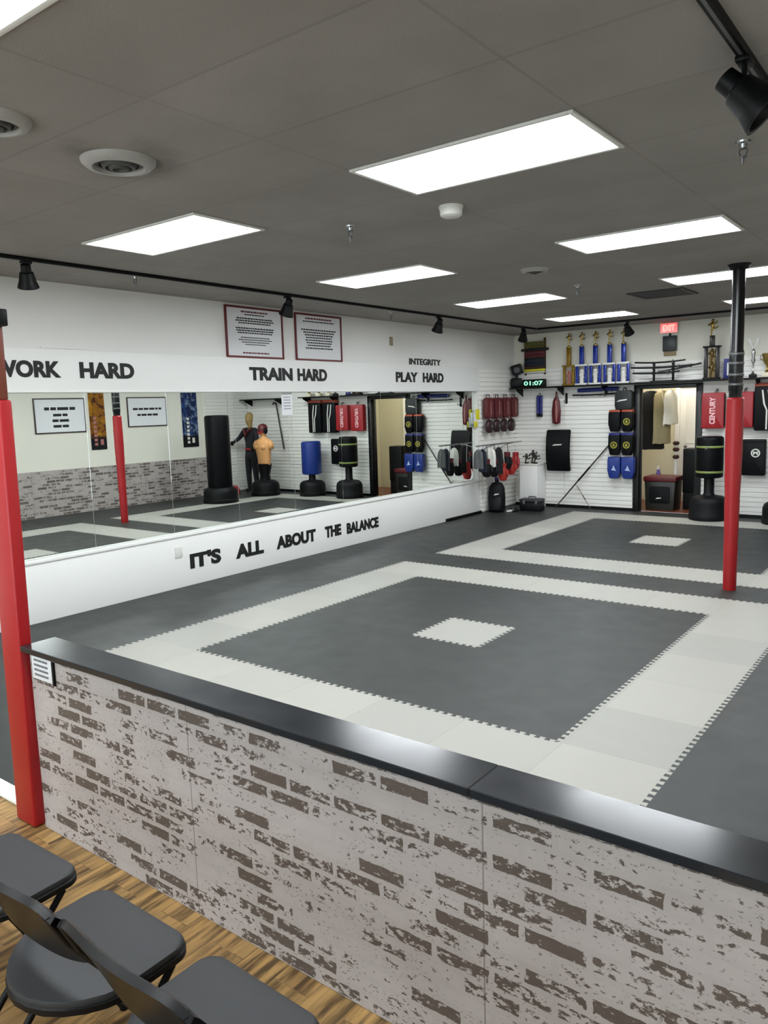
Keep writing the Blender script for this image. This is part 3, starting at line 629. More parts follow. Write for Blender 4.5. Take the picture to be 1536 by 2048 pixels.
for s in (-1, 1):
    bm = new(); box(bm, s*.15-.018, s*.15+.018, -.012, .012, .02, .30, .003)
    for zz in (.12, .205, .285): box(bm, s*.15-.018, s*.15+.018, -.05, -.01, zz-.012, zz, .002)
    obj('upright', bm, BLKPL, rk)
def sword(x0, x1, z, bow, lab, m_=BLKPL, y=YS-.032, tilt=0):
    cx = (x0+x1)/2; L = (x1-x0)/2
    o = thing('sword', lab, 'sword', (cx, y, z), 0, 'sheathed swords on the stand')
    f = lambda u: (u*L, 0, bow*u*u+tilt*u)
    bm = new(); tube(bm, [f(-1+1.5*k/10) for k in range(11)], .014, 10); obj('scabbard', bm, m_, o)
    bm = new(); tube(bm, [f(.54+.46*k/5) for k in range(6)], .0125, 10); obj('grip', bm, mat('wrapped grip', '#232224', .8), o)
    bm = new(); p = Vector(f(.52)); cyl(bm, p-Vector((.006, 0, 0)), p+Vector((.006, 0, 0)), .03, None, 16); obj('guard', bm, GREYM, o)
sword(2.27, 3.06, SZ+.30, .02, 'sheathed sword on the top tier of the stand')
sword(2.21, 3.20, SZ+.22, .02, 'longest sheathed sword, on the middle tier of the stand')
sword(2.24, 2.98, SZ+.135, .015, 'sheathed sword on the lowest tier of the stand')
sword(2.62, 3.28, SZ+.20, .01, 'grey sheathed sword behind the stand, tilted up to the right', GREYC, YS+.05, .05)
ex = thing('exit_sign', 'glowing red EXIT sign high above the doorway', 'exit sign', (2.75, YB-.0, 2.88))
bm = new(); box(bm, -.14, .14, -.045, 0, 0, .165, .006); obj('housing', bm, WPL, ex)
bm = new(); box(bm, -.13, .13, -.050, -.0455, .012, .153); exf = obj('face', bm, EXITM, ex)
bm = text_bm('EXIT', .19, .095, .002, .03); xf(bm, Matrix.Translation((-.095, -.0505, .035))); obj('letters', bm, EXITL, exf)
em = thing('wall_box', 'dark square box on the wall below the exit sign, tan strip beneath', 'box', (2.765, YB, 2.53))
bm = new(); box(bm, -.105, .105, -.06, 0, .07, .31, .01); obj('case', bm, mat('dark green grey plastic', '#29302e', .4), em)
bm = new(); box(bm, -.095, .095, -.03, 0, 0, .06, .004); obj('strip', bm, mat('tan wood strip', '#b29a70', .6), em)
bm = new(); cyl(bm, (0, -.03, .30), (0, -.02, .36), .015); obj('cable_gland', bm, BLKPL, em)
tt = thing('trophy', 'tall black and gold trophy right of the sword stand', 'trophy', (3.445, YS, SZ))
bm = new(); box(bm, -.12, .12, -.06, .06, 0, .03, .004); obj('base', bm, BLKPL, tt)
for s in (-1, 1): bm = new(); box(bm, s*.085-.025, s*.085+.025, -.025, .025, .03, .48, .005); obj('column', bm, mat('black trophy column', '#1f1812', .3), tt)
bm = new(); mini_figure(bm, .03, .24, 1.3); mini_figure(bm, .25, .22, 1.3); box(bm, -.045, .045, .005, .02, .03, .46); obj('centre_figure', bm, mat('bronze figure', '#7d6a3e', .35, .6), tt)
bm = new(); box(bm, -.125, .125, -.055, .055, .48, .505, .004); obj('platform', bm, BLKPL, tt)
bm = new(); box(bm, -.035, .035, -.03, .03, .505, .66, .006); obj('tall_column', bm, mat('black trophy column', '#1f1812', .3), tt)
bm = new(); mini_figure(bm, .66, .25, 1.5); obj('figure', bm, GOLD, tt)
b_ = thing('plaque', 'small blue plaque standing behind the black column top', 'plaque', (3.68, YS, SZ))
bm = new(); box(bm, -.06, .06, -.012, .012, .012, .30, .004); obj('board', bm, BLUED, b_); bm = new(); box(bm, -.065, .065, -.03, .03, 0, .014, .002); obj('foot', bm, BLKPL, b_); bm = new(); box(bm, -.012, .012, -.014, -.0122, .05, .24); obj('print', bm, WCL, b_)
t1 = thing('trophy', 'silver winged trophy just right of the column top', 'trophy', (4.03, YS, SZ))
bm = new(); box(bm, -.05, .05, -.04, .04, 0, .05, .004); obj('base', bm, BLKPL, t1)
bm = new(); lathe(bm, [(.035, .05), (.012, .08), (.010, .20), (.03, .25), (.018, .30), (.03, .36), (.012, .42)], seg=16); obj('stem', bm, SILV, t1)
for s in (-1, 1): bm = new(); prism(bm, [(s*.005, .40), (s*.075, .56), (s*.05, .57), (s*.02, .48)], -.006, .006); obj('wing', bm, SILV, t1)
t2 = thing('trophy', 'gold cup trophy at the right photo edge on the shelf', 'trophy', (4.22, YS, SZ))
bm = new(); box(bm, -.06, .06, -.05, .05, 0, .07, .004); obj('base', bm, mat('cream marble', '#d9d2b8', .3), t2)
bm = new(); lathe(bm, [(.04, .07), (.015, .10), (.012, .16), (.05, .22), (.075, .34), (.07, .345), (.045, .24), (.004, .2)], seg=20); obj('cup', bm, GOLD, t2)
for s in (-1, 1): bm = new(); tube(bm, [(s*.055, 0, .24), (s*.095, 0, .27), (s*.095, 0, .31), (s*.07, 0, .325)], .006, 8); obj('handle', bm, GOLD, t2)
for k, (x, lab) in enumerate(((4.50, 'small gold trophy on the shelf beyond the right photo edge'), (4.78, 'last small gold trophy at the end of the long shelf'))): dup(t2, (x, YS, SZ), lab)
# ---------------------------------------------------------------- training gear
def print_text(s, w, h, M, m_, parent, name='print', bold=.03):
    bm = text_bm(s, w, h, .0015, bold); xf(bm, M); return obj(name, bm, m_, parent)
def rot_text(x, y, z): return Matrix.Translation((x, y, z)) @ Matrix.Rotation(-PI/2, 4, 'Y')    # reads upwards
# maroon hand targets on the side wall of the corner
def target(y, z, lab, first=[]):
    if first: return dup(first[0], (.0, y, z), lab)
    o = thing('hand_target', lab, 'hand target', (.0, y, z), LW, 'maroon hand targets in the corner'); first.append(o)
    bm = new(); prism(bm, rrect(-.115, .115, -.19, .16, .05), -.15, -.06, .018); obj('pad', bm, MAROON, o)
    bm = new(); prism(bm, rrect(-.012, .012, -.13, .10, .01), -.1525, -.149); obj('stripe', bm, PINK, o)
    bm = new(); tube(bm, [(-.05, -.10, .15), (-.03, -.09, .21), (.03, -.09, .21), (.05, -.10, .15)], .007, 8); cyl(bm, (0, -.002, .215), (0, -.14, .205), .004, None, 8); obj('strap', bm, BLKPL, o)
    return o
for y, lab in ((11.22, 'maroon hand target nearest the mirrors, first of four on the corner wall'), (11.52, 'maroon hand target, second of four from the mirrors'), (11.82, 'maroon hand target, third of four from the mirrors'), (12.12, 'maroon hand target tucked into the wall corner')): target(y, 1.80, lab)
def focus_mitt(y, z, lab, first=[]):
    if first: return dup(first[0], (.0, y, z), lab)
    o = thing('focus_mitt', lab, 'focus mitt', (.0, y, z), LW, 'dark focus mitts under the maroon targets'); first.append(o)
    bm = new(); loft(bm, [(0, -.13, -.11, .03, .02), (0, -.13, -.10, .075, .035), (0, -.13, -.03, .115, .05), (0, -.13, .05, .11, .048), (0, -.13, .10, .06, .04), (0, -.13, .115, .02, .02)], 18); obj('pad', bm, mat('dark maroon leather', '#35161a', .45), o)
    bm = new(); xf(lathe(bm, [(.022, 0), (.018, .006)], seg=16), Matrix.Translation((0, -.178, 0)) @ Matrix.Rotation(PI/2, 4, 'X')); obj('dot', bm, GREYC, o)
    bm = new(); cyl(bm, (0, -.002, .13), (0, -.15, .12), .004, None, 8); tube(bm, [(0, -.13, .10), (0, -.12, .135)], .01, 8); obj('loop', bm, MAROON, o)
    return o
for y, lab in ((11.20, 'dark focus mitt hanging nearest the mirrors'), (11.46, 'dark focus mitt hanging second from the mirrors'), (11.72, 'dark focus mitt hanging third from the mirrors'), (11.98, 'dark focus mitt hanging nearest the wall corner')): focus_mitt(y, 1.475, lab)
yc = thing('yellow_card', 'yellow and white printed card on the wall end beside the last mirror', 'card', (.001, 10.98, 1.62), LW)
bm = new(); box(bm, -.03, .09, -.012, -.008, -.02, .15, .001); box(bm, -.09, .02, -.014, -.0095, -.15, -.05, .001); obj('card', bm, YEL, yc)
bm = new(); box(bm, -.05, .09, -.008, -.004, -.15, .02, .001); box(bm, -.01, .01, -.004, .05, -.10, .10); obj('backing', bm, PAPER, yc)
# garment rail sticking out of the corner wall
gr = thing('garment_rail', 'chrome garment rail on the corner wall holding clothes and gloves', 'clothes rail', (0, 11.4, 1.18))
bm = new(); tube(bm, [(.30, -.95, 0), (.30, .62, 0)], .013, 12); obj('rail', bm, SILV, gr)
for yy in (-.22, .40): bm = new(); tube(bm, [(.002, yy, -.10), (.10, yy, -.05), (.30, yy, 0)], .009, 10); box(bm, .001, .008, yy-.02, yy+.02, -.17, -.03, .002); obj('bracket', bm, SILV, gr)
def garment(name, x, y, z, w, L, m_, lab, rz=LW, flare=1.15, hang=True, grp=None, trim=None):
    o = thing(name, lab, 'clothing', (x, y, z), rz, grp)
    bm = new(); n = 20; prof = [(-.05, .30, .02), (-.10, .85, .035), (-.18, .98, .045), (-.5*L-.05, 1.0, .04), (-L*.8, flare*.95, .045), (-L, flare, .04)]
    rs = []
    for zz, sw, d in prof:
        rs.append([bm.verts.new((sw*w/2*math.cos(2*PI*i/n), d*math.sin(2*PI*i/n)*(1+.35*math.sin(5*2*PI*i/n+zz*6)), zz+.008*math.sin(i*1.7)*(zz < -.3))) for i in range(n)])
    for a, b in zip(rs, rs[1:]): bridge(bm, a, b)
    cap(bm, rs[0]); cap(bm, rs[-1]); obj('cloth', bm, m_, o, 60)
    if trim:
        bm = new(); tube(bm, [(-w*.10, -.030, -.07), (0, -.052, -.30), (.0, -.052, -L*.7)], .008, 6); obj('trim', bm, trim, o)
    bm = new(); tube(bm, [(0, 0, -.055), (0, 0, -.01), (.0, .012, .016), (0, .0, .022), (0, -.012, .012)], .003, 6); obj('hanger_hook', bm, GREYM, o)
    return o
garment('hanging_garment', .30, 10.52, 1.174, .17, .36, GREYC, 'grey garment at the free end of the chrome rail, overlapping the mirror', 0.2, 1.05)
garment('hanging_garment', .30, 10.66, 1.174, .15, .42, NAVY, 'black garment between the grey and the white one on the rail', 0.15, 1.0)
garment('hanging_garment', .30, 10.92, 1.174, .19, .36, WCL, 'white garment hanging on the chrome rail', 0.2, 1.0)
garment('hanging_garment', .30, 11.20, 1.174, .15, .50, mat('black cloth', '#17181b', .85), 'black garment on the rail beside the red gloves', 0.2, 1.0)
def glove(x, y, z, m_, lab, rz, grp='boxing gloves hanging in the corner'):
    o = thing('boxing_glove', lab, 'boxing glove', (x, y, z), rz, grp); L = 1.168-z
    bm = new(); loft(bm, [(0, 0, -.30, .02, .02), (0, -.005, -.29, .055, .05), (0, -.01, -.22, .085, .07), (0, -.005, -.13, .075, .062), (0, 0, -.07, .052, .048)], 16); obj('fist', bm, m_, o)
    bm = new(); loft(bm, [(.07, -.03, -.22, .012, .012), (.085, -.035, -.20, .028, .028), (.08, -.025, -.14, .03, .03), (.055, -.01, -.09, .02, .02)], 12); obj('thumb', bm, m_, o)
    bm = new(); loft(bm, [(0, 0, -.075, .053, .049), (0, 0, .0, .058, .052), (0, 0, .004, .045, .04)], 16); obj('cuff', bm, m_ if m_ is not BLACK else MAROON, o)
    bm = new(); tube(bm, [(.02, 0, -.01), (.01, 0, L*.6), (0, 0, L)], .005, 6); obj('lace', bm, WCL if m_ is not BLACK else BLKPL, o)
    return o
for x, y, z, m_, rz, lab in ((.30, 10.79, .95, BLACK, .4, 'dark boxing glove hanging left of the white garment'), (.30, 11.05, .93, BLACK, -.3, 'black and maroon boxing glove right of the white garment'),
    (.30, 11.35, .84, REDBR, .2, 'bright red boxing glove hanging lowest in the glove cluster'), (.30, 11.50, 1.02, BLACK, .1, 'black boxing glove high in the red glove cluster'), (.30, 11.65, .92, REDBR, .3, 'red boxing glove in the middle of the cluster'),
    (.30, 11.81, 1.0, RED, -.2, 'red boxing glove nearest the white pedestal')):
    glove(x, y, z, m_, lab, rz)
# floor of the corner
bp = thing('backpack', 'black backpack with a white mark standing on the mat in the corner', 'backpack', (.19, 11.32, 0), .3)
bm = new(); loft(bm, [(0, 0, 0, .12, .08), (0, 0, .02, .145, .10), (0, 0, .25, .15, .105), (0, .01, .42, .135, .09), (0, .02, .50, .09, .06), (0, .02, .515, .04, .03)], 24); obj('body', bm, BLACK, bp)
bm = new(); loft(bm, [(0, -.085, .03, .09, .02), (0, -.10, .05, .11, .035), (0, -.10, .22, .11, .035), (0, -.085, .27, .09, .02)], 20); obj('front_pocket', bm, BLKPL, bp)
bm = new(); tube(bm, [(-.03, .03, .50), (-.025, .03, .55), (.025, .03, .55), (.03, .03, .50)], .008, 8); obj('handle', bm, BLKPL, bp)
bm = new(); prism(bm, [(-.03, .295), (.055, .315), (.06, .33), (-.01, .325)], -.115, -.098); obj('mark', bm, WCL, bp)
bc = thing('drink_bottle', 'blue bottle cap end sticking up behind the backpack', 'bottle', (.11, 11.46, 0))
bm = new(); lathe(bm, [(.045, 0), (.048, .01), (.048, .44), (.03, .50), (.03, .53)], seg=20); obj('body', bm, BLACK, bc); bm = new(); lathe(bm, [(.034, .53), (.034, .575), (.02, .585)], seg=20); obj('lid', bm, BLUED, bc)
pd = thing('pedestal', 'white box pedestal standing in the back corner', 'pedestal', (.46, 12.15, 0))
bm = new(); box(bm, -.17, .17, -.17, .17, 0, .76, .004); obj('body', bm, WHITE, pd); bm = new(); box(bm, -.18, .18, -.18, .18, .76, .785, .004); obj('top', bm, WPL, pd)
for k, (dx, dy, h, lab) in enumerate(((-.09, -.06, .16, 'small dark figurine at the left on the white pedestal'), (.0, .02, .22, 'tallest small dark figurine on the white pedestal'), (.09, -.07, .15, 'small dark figurine at the right on the white pedestal'))):
    f_ = thing('figurine', lab, 'figurine', (.46+dx, 12.15+dy, .785), .3*k, 'figurines on the white pedestal')
    bm = new(); cyl(bm, (0, 0, 0), (0, 0, .02), .04); obj('base', bm, BLKPL, f_); bm = new(); mini_figure(bm, .018, h, 1.6); obj('figure', bm, mat('pewter', '#55524c', .35, .5), f_)
tbx = thing('tool_box', 'small black tool box on the mat in front of the white pedestal', 'box', (.66, 11.72, 0), .12)
bm = new(); box(bm, -.19, .19, -.11, .11, .0, .15, .012); obj('body', bm, BLKPL, tbx); bm = new(); box(bm, -.195, .195, -.115, .115, .152, .21, .015); obj('lid', bm, mat('dark grey plastic', '#2c2f33', .45), tbx)
bm = new(); tube(bm, [(-.07, 0, .205), (-.06, 0, .24), (.06, 0, .24), (.07, 0, .205)], .008, 8); obj('handle', bm, BLKPL, tbx)
for s in (-.11, .11): bm = new(); box(bm, s-.02, s+.02, -.122, -.112, .12, .18, .002); obj('latch', bm, GREYM, tbx)
sd = thing('sandals', 'pair of pale sandals on the mat between backpack and tool box', 'sandals', (.36, 11.48, 0))
for s in (0, 1): bm = new(); loft(bm, [(.11*s, 0, 0, .045, .11), (.11*s, 0, .02, .045, .11), (.11*s, .01, .022, .03, .09)], 18); obj('sole', bm, WCL if s == 0 else BLACK, sd); bm = new(); tube(bm, [(.11*s-.042, .02, .015), (.11*s, .02, .055), (.11*s+.042, .02, .015)], .010, 8); obj('strap', bm, BLACK, sd)
# hung on the back wall, left of the doorway
Y0 = YB-.026
n1 = thing('nunchaku', 'blue foam nunchaku hanging on the slat wall under the long shelf', 'nunchaku', (.53, Y0, 2.0))
for s in (-1, 1): bm = new(); lathe(bm, [(.012, -.35), (.026, -.345), (.026, -.03), (.012, -.02)], (s*.03, -.05, 0), 14); obj('stick', bm, BLUED, n1)
bm = new(); tube(bm, [(-.03, -.05, -.02), (0, -.05, .02), (.03, -.05, -.02)], .004, 6); cyl(bm, (0, 0, .01), (0, -.07, .005), .004, None, 8); obj('cord', bm, BLKPL, n1)
for s in (-1, 1): bm = new(); lathe(bm, [(.020, -.40), (.026, -.395), (.026, -.345)], (s*.03, -.05, 0), 14); obj('end_cap', bm, BLACK, n1)
kp = thing('kick_paddle', 'red and pink kick paddle hanging on the slat wall beside the blue nunchaku', 'kick paddle', (.86, Y0, 2.0))
bm = new(); loft(bm, [(0, -.07, -.53, .03, .02), (0, -.07, -.51, .075, .03), (0, -.07, -.30, .085, .035), (0, -.07, -.12, .06, .03), (0, -.07, -.05, .022, .018)], 18); obj('pad', bm, MAROON, kp)
bm = new(); loft(bm, [(.015, -.102, -.49, .012, .006), (.015, -.106, -.30, .022, .008), (.005, -.10, -.12, .014, .006)], 12); obj('stripe', bm, PINK, kp)
bm = new(); cyl(bm, (0, -.07, -.05), (0, -.07, .03), .018, .016); tube(bm, [(0, -.07, .03), (0, -.03, .05), (0, 0, .05)], .004, 6); obj('handle', bm, MAROON, kp)
wb = thing('wall_bracket', 'small black bracket hook on the slat wall right of the red paddle', 'bracket', (1.02, Y0, 1.86)); bm = new(); box(bm, -.02, .02, -.012, 0, -.04, .14, .003); tube(bm, [(0, -.008, .0), (.0, -.10, -.01), (0, -.12, .03)], .006, 8); obj('hook', bm, BLKMT, wb)
bl = thing('foam_sword', 'blue foam sword lying on hooks just under the long shelf', 'foam sword', (1.60, Y0, 2.035))
bm = new(); tube(bm, [(-.34, -.07, 0), (.36, -.07, .01)], .033, 14); obj('blade', bm, BLUED, bl)
for s in (-.25, .25): bm = new(); tube(bm, [(s, 0, -.02), (s, -.08, -.036), (s, -.115, -.01)], .004, 6); obj('hook', bm, GREYM, bl)
tr_ = thing('training_sword', 'black training sword on hooks below the blue foam sword', 'training sword', (1.54, Y0, 1.955))
bm = new(); tube(bm, [(-.38, -.07, .005), (-.1, -.07, .0), (.18, -.07, .004)], .013, 10); obj('blade', bm, BLKPL, tr_); bm = new(); tube(bm, [(.20, -.07, .006), (.40, -.07, .012)], .016, 10); obj('grip', bm, BLACK, tr_)
bm = new(); cyl(bm, (.18, -.07, .004), (.20, -.07, .005), .032); obj('guard', bm, GREYM, tr_)
for s in (-.22, .10): bm = new(); tube(bm, [(s, 0, -.01), (s, -.08, -.020), (s, -.10, .0)], .004, 6); obj('hook', bm, GREYM, tr_)
ks = thing('kick_shield', 'large curved black kick shield hung on the slat wall', 'kick shield', (.93, Y0, 1.015))
bm = new(); n = 10; vs = []
for k in range(n+1):
    a = -1+2*k/n; yy = -.10-.05*(1-a*a); vs.append([bm.verts.new((x, yy+d, .36*a)) for x, d in ((-.20, .0), (-.225, -.02), (-.21, -.05), (.21, -.05), (.225, -.02), (.20, .0), (.0, .03))])
for a, b in zip(vs, vs[1:]): bridge(bm, a, b)
cap(bm, vs[0]); cap(bm, vs[-1]); bmesh.ops.bevel(bm, geom=[e for e in bm.edges if e.verts[0].co.z == e.verts[1].co.z and abs(e.verts[0].co.z) > .35], offset=.012, segments=2, affect='EDGES'); obj('pad', bm, BLKVN, ks)
bm = new(); prism(bm, [(-.09, .085), (.08, .095), (.09, .115), (-.05, .11)], -.2035, -.185); obj('logo', bm, WCL, ks)
for s in (-.13, .13): bm = new(); tube(bm, [(s, -.10, .20), (s, -.04, .22), (s, -.002, .22)], .012, 8); obj('strap', bm, BLKPL, ks)
def staff(p, q, r, m_, lab):
    p, q = Vector(p), Vector(q); o = thing('wooden_staff', lab, 'staff', p); bm = new(); tube(bm, [(0, 0, 0), (q-p)*.5, q-p], [r*.8, r, r*.8], 10); obj('shaft', bm, m_, o)
    bm = new(); d = (q-p); tube(bm, [d*.40, d*.60], r*1.25, 10); obj('grip', bm, BLACK, o); return o
staff((.895, 12.14, .012), (1.88, 12.318, 1.21), .013, mat('dark staff wood', '#35302c', .5), 'long dark staff leaning diagonally on the slat wall below the shield')
staff((1.53, 12.20, .008), (1.22, 12.325, .39), .006, mat('pale staff wood', '#8b7f72', .5), 'thin pale stick leaning low against the slat wall by the staff')
# column of pads beside the doorway
def pad_pair(name, cx, z0, z1, w, col, top, lab, logos, logom, cat='pad', gap=.004):
    o = thing(name, lab, cat, (cx, Y0, z0), 0, 'stack of paired pads beside the doorway'); h = z1-z0
    for s in (-1, 1):
        x0, x1 = (s*gap, s*w/2) if s > 0 else (-w/2, -gap); c = (x0+x1)/2; hw = (x1-x0)/2
        pl = [(c-hw, h-.05), (c-hw*.92, h), (c+hw*.92, h), (c+hw, h-.05), (c+hw*.94, h*.35), (c+hw*.78, .03), (c+hw*.6, 0), (c-hw*.6, 0), (c-hw*.78, .03), (c-hw*.94, h*.35)]
        bm = new(); prism(bm, pl, -.16, -.06, .02); mt = obj('mitt', bm, col, o)
        if top: bm = new(); prism(bm, rrect(c-hw*.93, c+hw*.93, h-.055, h+.03, .025), -.15, -.04, .012); obj('top_panel', bm, top, mt)
        if (s < 0 and logos & 1) or (s > 0 and logos & 2):
            bm = new()
            if cat == 'focus pads':
                for rr0, rr1 in ((.058, .040),):
                    a = [bm.verts.new((c+rr0*math.cos(2*PI*i/24), -.1635, h*.50+rr0*math.sin(2*PI*i/24))) for i in range(24)]; b = [bm.verts.new((c+rr1*math.cos(2*PI*i/24), -.1635, h*.50+rr1*math.sin(2*PI*i/24))) for i in range(24)]; bridge(bm, a, b)
                prism(bm, [(c-.022, h*.5-.025), (c+.022, h*.5-.025), (c+.010, h*.5+.028), (c-.018, h*.5+.02)], -.1635, -.16)
            else: prism(bm, [(c-.05, h*.40), (c+.055, h*.36), (c+.03, h*.42), (c, h*.62), (c-.02, h*.45)], -.1635, -.16)
            obj('logo', bm, logom, mt)
    bm = new(); cyl(bm, (0, 0, h*.8), (0, -.10, h*.78), .008, None, 8); obj('peg', bm, GREYM, o)
    return o
Y_ = mat('yellow ink', '#b9b23a', .5)
pad_pair('focus_pad_pair', 2.035, .945, 1.285, .42, BLKVN, BLUED, 'pair of black focus pads with blue tops and two yellow round marks', 3, Y_, 'focus pads')
pad_pair('focus_pad_pair', 2.035, 1.335, 1.665, .42, BLKVN, ORANGE, 'pair of black focus pads with orange top and one yellow round mark', 2, Y_, 'focus pads')
pad_pair('focus_pad_pair', 2.045, .555, .915, .46, BLUE, None, 'pair of bright blue pads at the bottom of the column by the door', 3, mat('pale blue ink', '#a9b9d8', .5), 'pads')
hb = thing('gear_bag', 'black gear bag with white mark at the top of the pad column', 'bag', (2.075, Y0, 1.70))
bm = new(); prism(bm, [(-.145, .06), (-.13, .0), (.13, 0), (.145, .06), (.145, .28), (.10, .31), (-.10, .31), (-.145, .28)], -.16, -.03, .02); obj('body', bm, mat('charcoal fabric', '#23272a', .6), hb)
bm = new(); prism(bm, [(-.11, .125), (.06, .15), (.07, .17), (-.06, .155)], -.1635, -.16); obj('mark', bm, WCL, hb)
bm = new(); tube(bm, [(-.03, -.09, .30), (-.02, -.06, .35), (.02, -.06, .35), (.03, -.09, .30)], .007, 8); cyl(bm, (0, 0, .352), (0, -.08, .345), .005, None, 8); obj('loop', bm, BLKPL, hb)
# ---------------------------------------------------------------- right of the doorway
def body_shield(x, z0, z1, w, m_, lab, txt=None, grp='red body shields'):
    o = thing('body_shield', lab, 'body shield', (x, Y0, z0), 0, grp); h = z1-z0
    bm = new(); prism(bm, rrect(-w/2, w/2, 0, h, .025), -.15, -.03, .016); obj('pad', bm, m_, o)
    bm = new(); box(bm, w/2-.02, w/2+.004, -.13, -.05, .03, h-.03, .004); obj('side_panel', bm, BLKVN, o)
    bm = new(); tube(bm, [(.02, -.09, h-.01), (.03, -.05, h+.05), (.045, -.05, h+.05), (.05, -.09, h-.01)], .006, 8); cyl(bm, (.037, 0, h+.055), (.037, -.08, h+.048), .005, None, 8); obj('loop', bm, BLKPL, o)
    if txt: print_text(txt, .41, .085, rot_text(.04, -.1505, .07), mat('pink white ink', '#e3b6b8', .5), o, 'lettering', .04)
    return o
body_shield(3.475, 1.375, 1.925, .33, RED, 'red body shield lettered CENTURY right of the doorway', 'CENTURY')
body_shield(3.885, 1.385, 1.925, .33, RED, 'red body shield half hidden behind the round column', 'CENTURY')
def stripe_shield(x, lab):
    o = thing('striped_shield', lab, 'body shield', (x, Y0, 1.34), 0, 'black body shields with white stripes'); h = .66
    bm = new(); prism(bm, rrect(-.18, .18, 0, h, .03), -.15, -.03, .016); obj('pad', bm, BLKVN, o)
    bm = new(); prism(bm, rrect(-.18, .18, h-.045, h+.045, .02), -.14, -.02, .012); obj('top_panel', bm, ORANGE, o)
    for s in (-1, 1):
        bm = new(); prism(bm, [(s*.012+.02, .0+.02), (s*.034+.02, .02), (s*.034+.02, .30), (s*.055+.0, .40), (s*.05-.03, .60), (s*.028-.03, .60), (s*.03, .40), (s*.012+.02, .30)][::s], -.1535, -.149); obj('stripe', bm, WCL, o)
    bm = new(); cyl(bm, (0, 0, h+.03), (0, -.08, h+.02), .006, None, 8); obj('peg', bm, GREYM, o); return o
stripe_shield(4.24, 'black shield with white stripes and orange top at the right photo edge'); stripe_shield(4.66, 'second striped black shield, visible in the mirror beyond the first')
qs = thing('square_shield', 'square black shield with white round mark right of the column', 'kick shield', (4.07, Y0, .665))
bm = new(); prism(bm, rrect(-.165, .165, 0, .545, .02), -.13, -.03, .014); obj('pad', bm, BLKVN, qs)
bm = new(); a = [bm.verts.new((.03+.065*math.cos(2*PI*i/28), -.1315, .34+.065*math.sin(2*PI*i/28))) for i in range(28)]; b = [bm.verts.new((.03+.047*math.cos(2*PI*i/28), -.1315, .34+.047*math.sin(2*PI*i/28))) for i in range(28)]; bridge(bm, a, b)
prism(bm, [(-.005, .315), (.012, .315), (.030, .345), (.048, .315), (.065, .315), (.065, .365), (.05, .365), (.030, .355), (.010, .365), (-.005, .365)], -.1325, -.130); obj('round_mark', bm, WCL, qs)
bm = new(); box(bm, -.15, .15, -.135, -.125, .50, .53, .003); cyl(bm, (0, 0, .50), (0, -.05, .49), .008, None, 8); obj('binding', bm, BLKPL, qs)
def free_bag(x, y, R, hb, r, z0, z1, m_, lab, bands=None, logo=False, neck=.075, rz=0):
    o = thing('standing_punch_bag', lab, 'punch bag', (x, y, 0), rz, 'freestanding punch bags')
    bm = new(); lathe(bm, [(R*.97, 0), (R, .02), (R, hb*.22), (R*.97, hb*.25), (R*.97, hb*.68), (R*.9, hb*.86), (R*.72, hb*.97), (R*.5, hb), (neck*1.3, hb*1.02)], seg=40); obj('base', bm, BASEPL, o)
    bm = new(); lathe(bm, [(neck*1.25, hb*1.0), (neck, hb+.04), (neck, z0+.03)], seg=24); obj('neck', bm, BLKPL, o)
    bm = new(); lathe(bm, [(r*.75, z0), (r*.96, z0+.015), (r, z0+.04), (r, z1-.05), (r*.97, z1-.02), (r*.85, z1), (r*.3, z1+.004)], seg=40); obj('bag', bm, m_, o)
    for z, mm in (bands or []): bm = new(); lathe(bm, [(r+.001, z), (r+.0035, z+.004), (r+.0035, z+.028), (r+.001, z+.032)], seg=40); obj('band', bm, mm, o)
    if logo: bm = new(); prism(bm, [(-.03, .0), (.03, .03), (.025, .06), (.0, .04)], -r-.003, -r+.012); xf(bm, Matrix.Translation((0, 0, (z0+z1)/2+.12))); obj('mark', bm, GREYT, o)
    return o
free_bag(3.52, 11.93, .285, .37, .195, .64, 1.27, BLKVN, 'black standing punch bag with lime bands right of the doorway', [(1.10, LIME), (.72, LIME)], True)
free_bag(4.56, 11.93, .29, .33, .215, .46, 1.17, BLUE, 'blue standing punch bag, seen whole only in the mirror')
free_bag(5.55, 10.20, .36, .33, .25, .30, 1.79, BLKVN, 'tall heavy black standing bag seen in the mirror', None, False, .15)
# bust-shaped dummy
bo = thing('torso_dummy', 'tan bust-shaped striking dummy in red and black headgear, seen in the mirror', 'striking dummy', (5.62, 11.55, 0), 0)
bm = new(); lathe(bm, [(.31, 0), (.32, .02), (.32, .08), (.31, .09), (.31, .22), (.28, .29), (.20, .33), (.09, .34)], seg=36); obj('base', bm, BASEPL, bo)
bm = new(); lathe(bm, [(.13, .33), (.11, .45), (.15, .60), (.16, .70)], seg=24); obj('stem', bm, BLKPL, bo)
bm = new(); loft(bm, [(0, 0, .66, .15, .10), (0, 0, .69, .165, .11), (0, 0, .80, .17, .115), (0, -.005, .92, .19, .125), (0, -.015, 1.05, .215, .14), (0, -.01, 1.13, .225, .135), (0, 0, 1.19, .215, .12), (0, .005, 1.235, .15, .095), (0, .01, 1.265, .075, .075), (0, .0, 1.32, .06, .065), (0, -.01, 1.36, .07, .085), (0, -.012, 1.43, .085, .10), (0, -.005, 1.50, .082, .098), (0, 0, 1.545, .05, .06), (0, 0, 1.557, .012, .015)], 28)
for s in (-1, 1): loft(bm, [(s*.20, 0, 1.01, .03, .04), (s*.235, 0, 1.03, .055, .065), (s*.235, 0, 1.12, .06, .07), (s*.19, 0, 1.20, .05, .06), (s*.15, 0, 1.22, .02, .03)], 16); ell(bm, (s*.085, -.105, 1.06), .085, .05, .06)
obj('torso', bm, TAN, bo, 70)
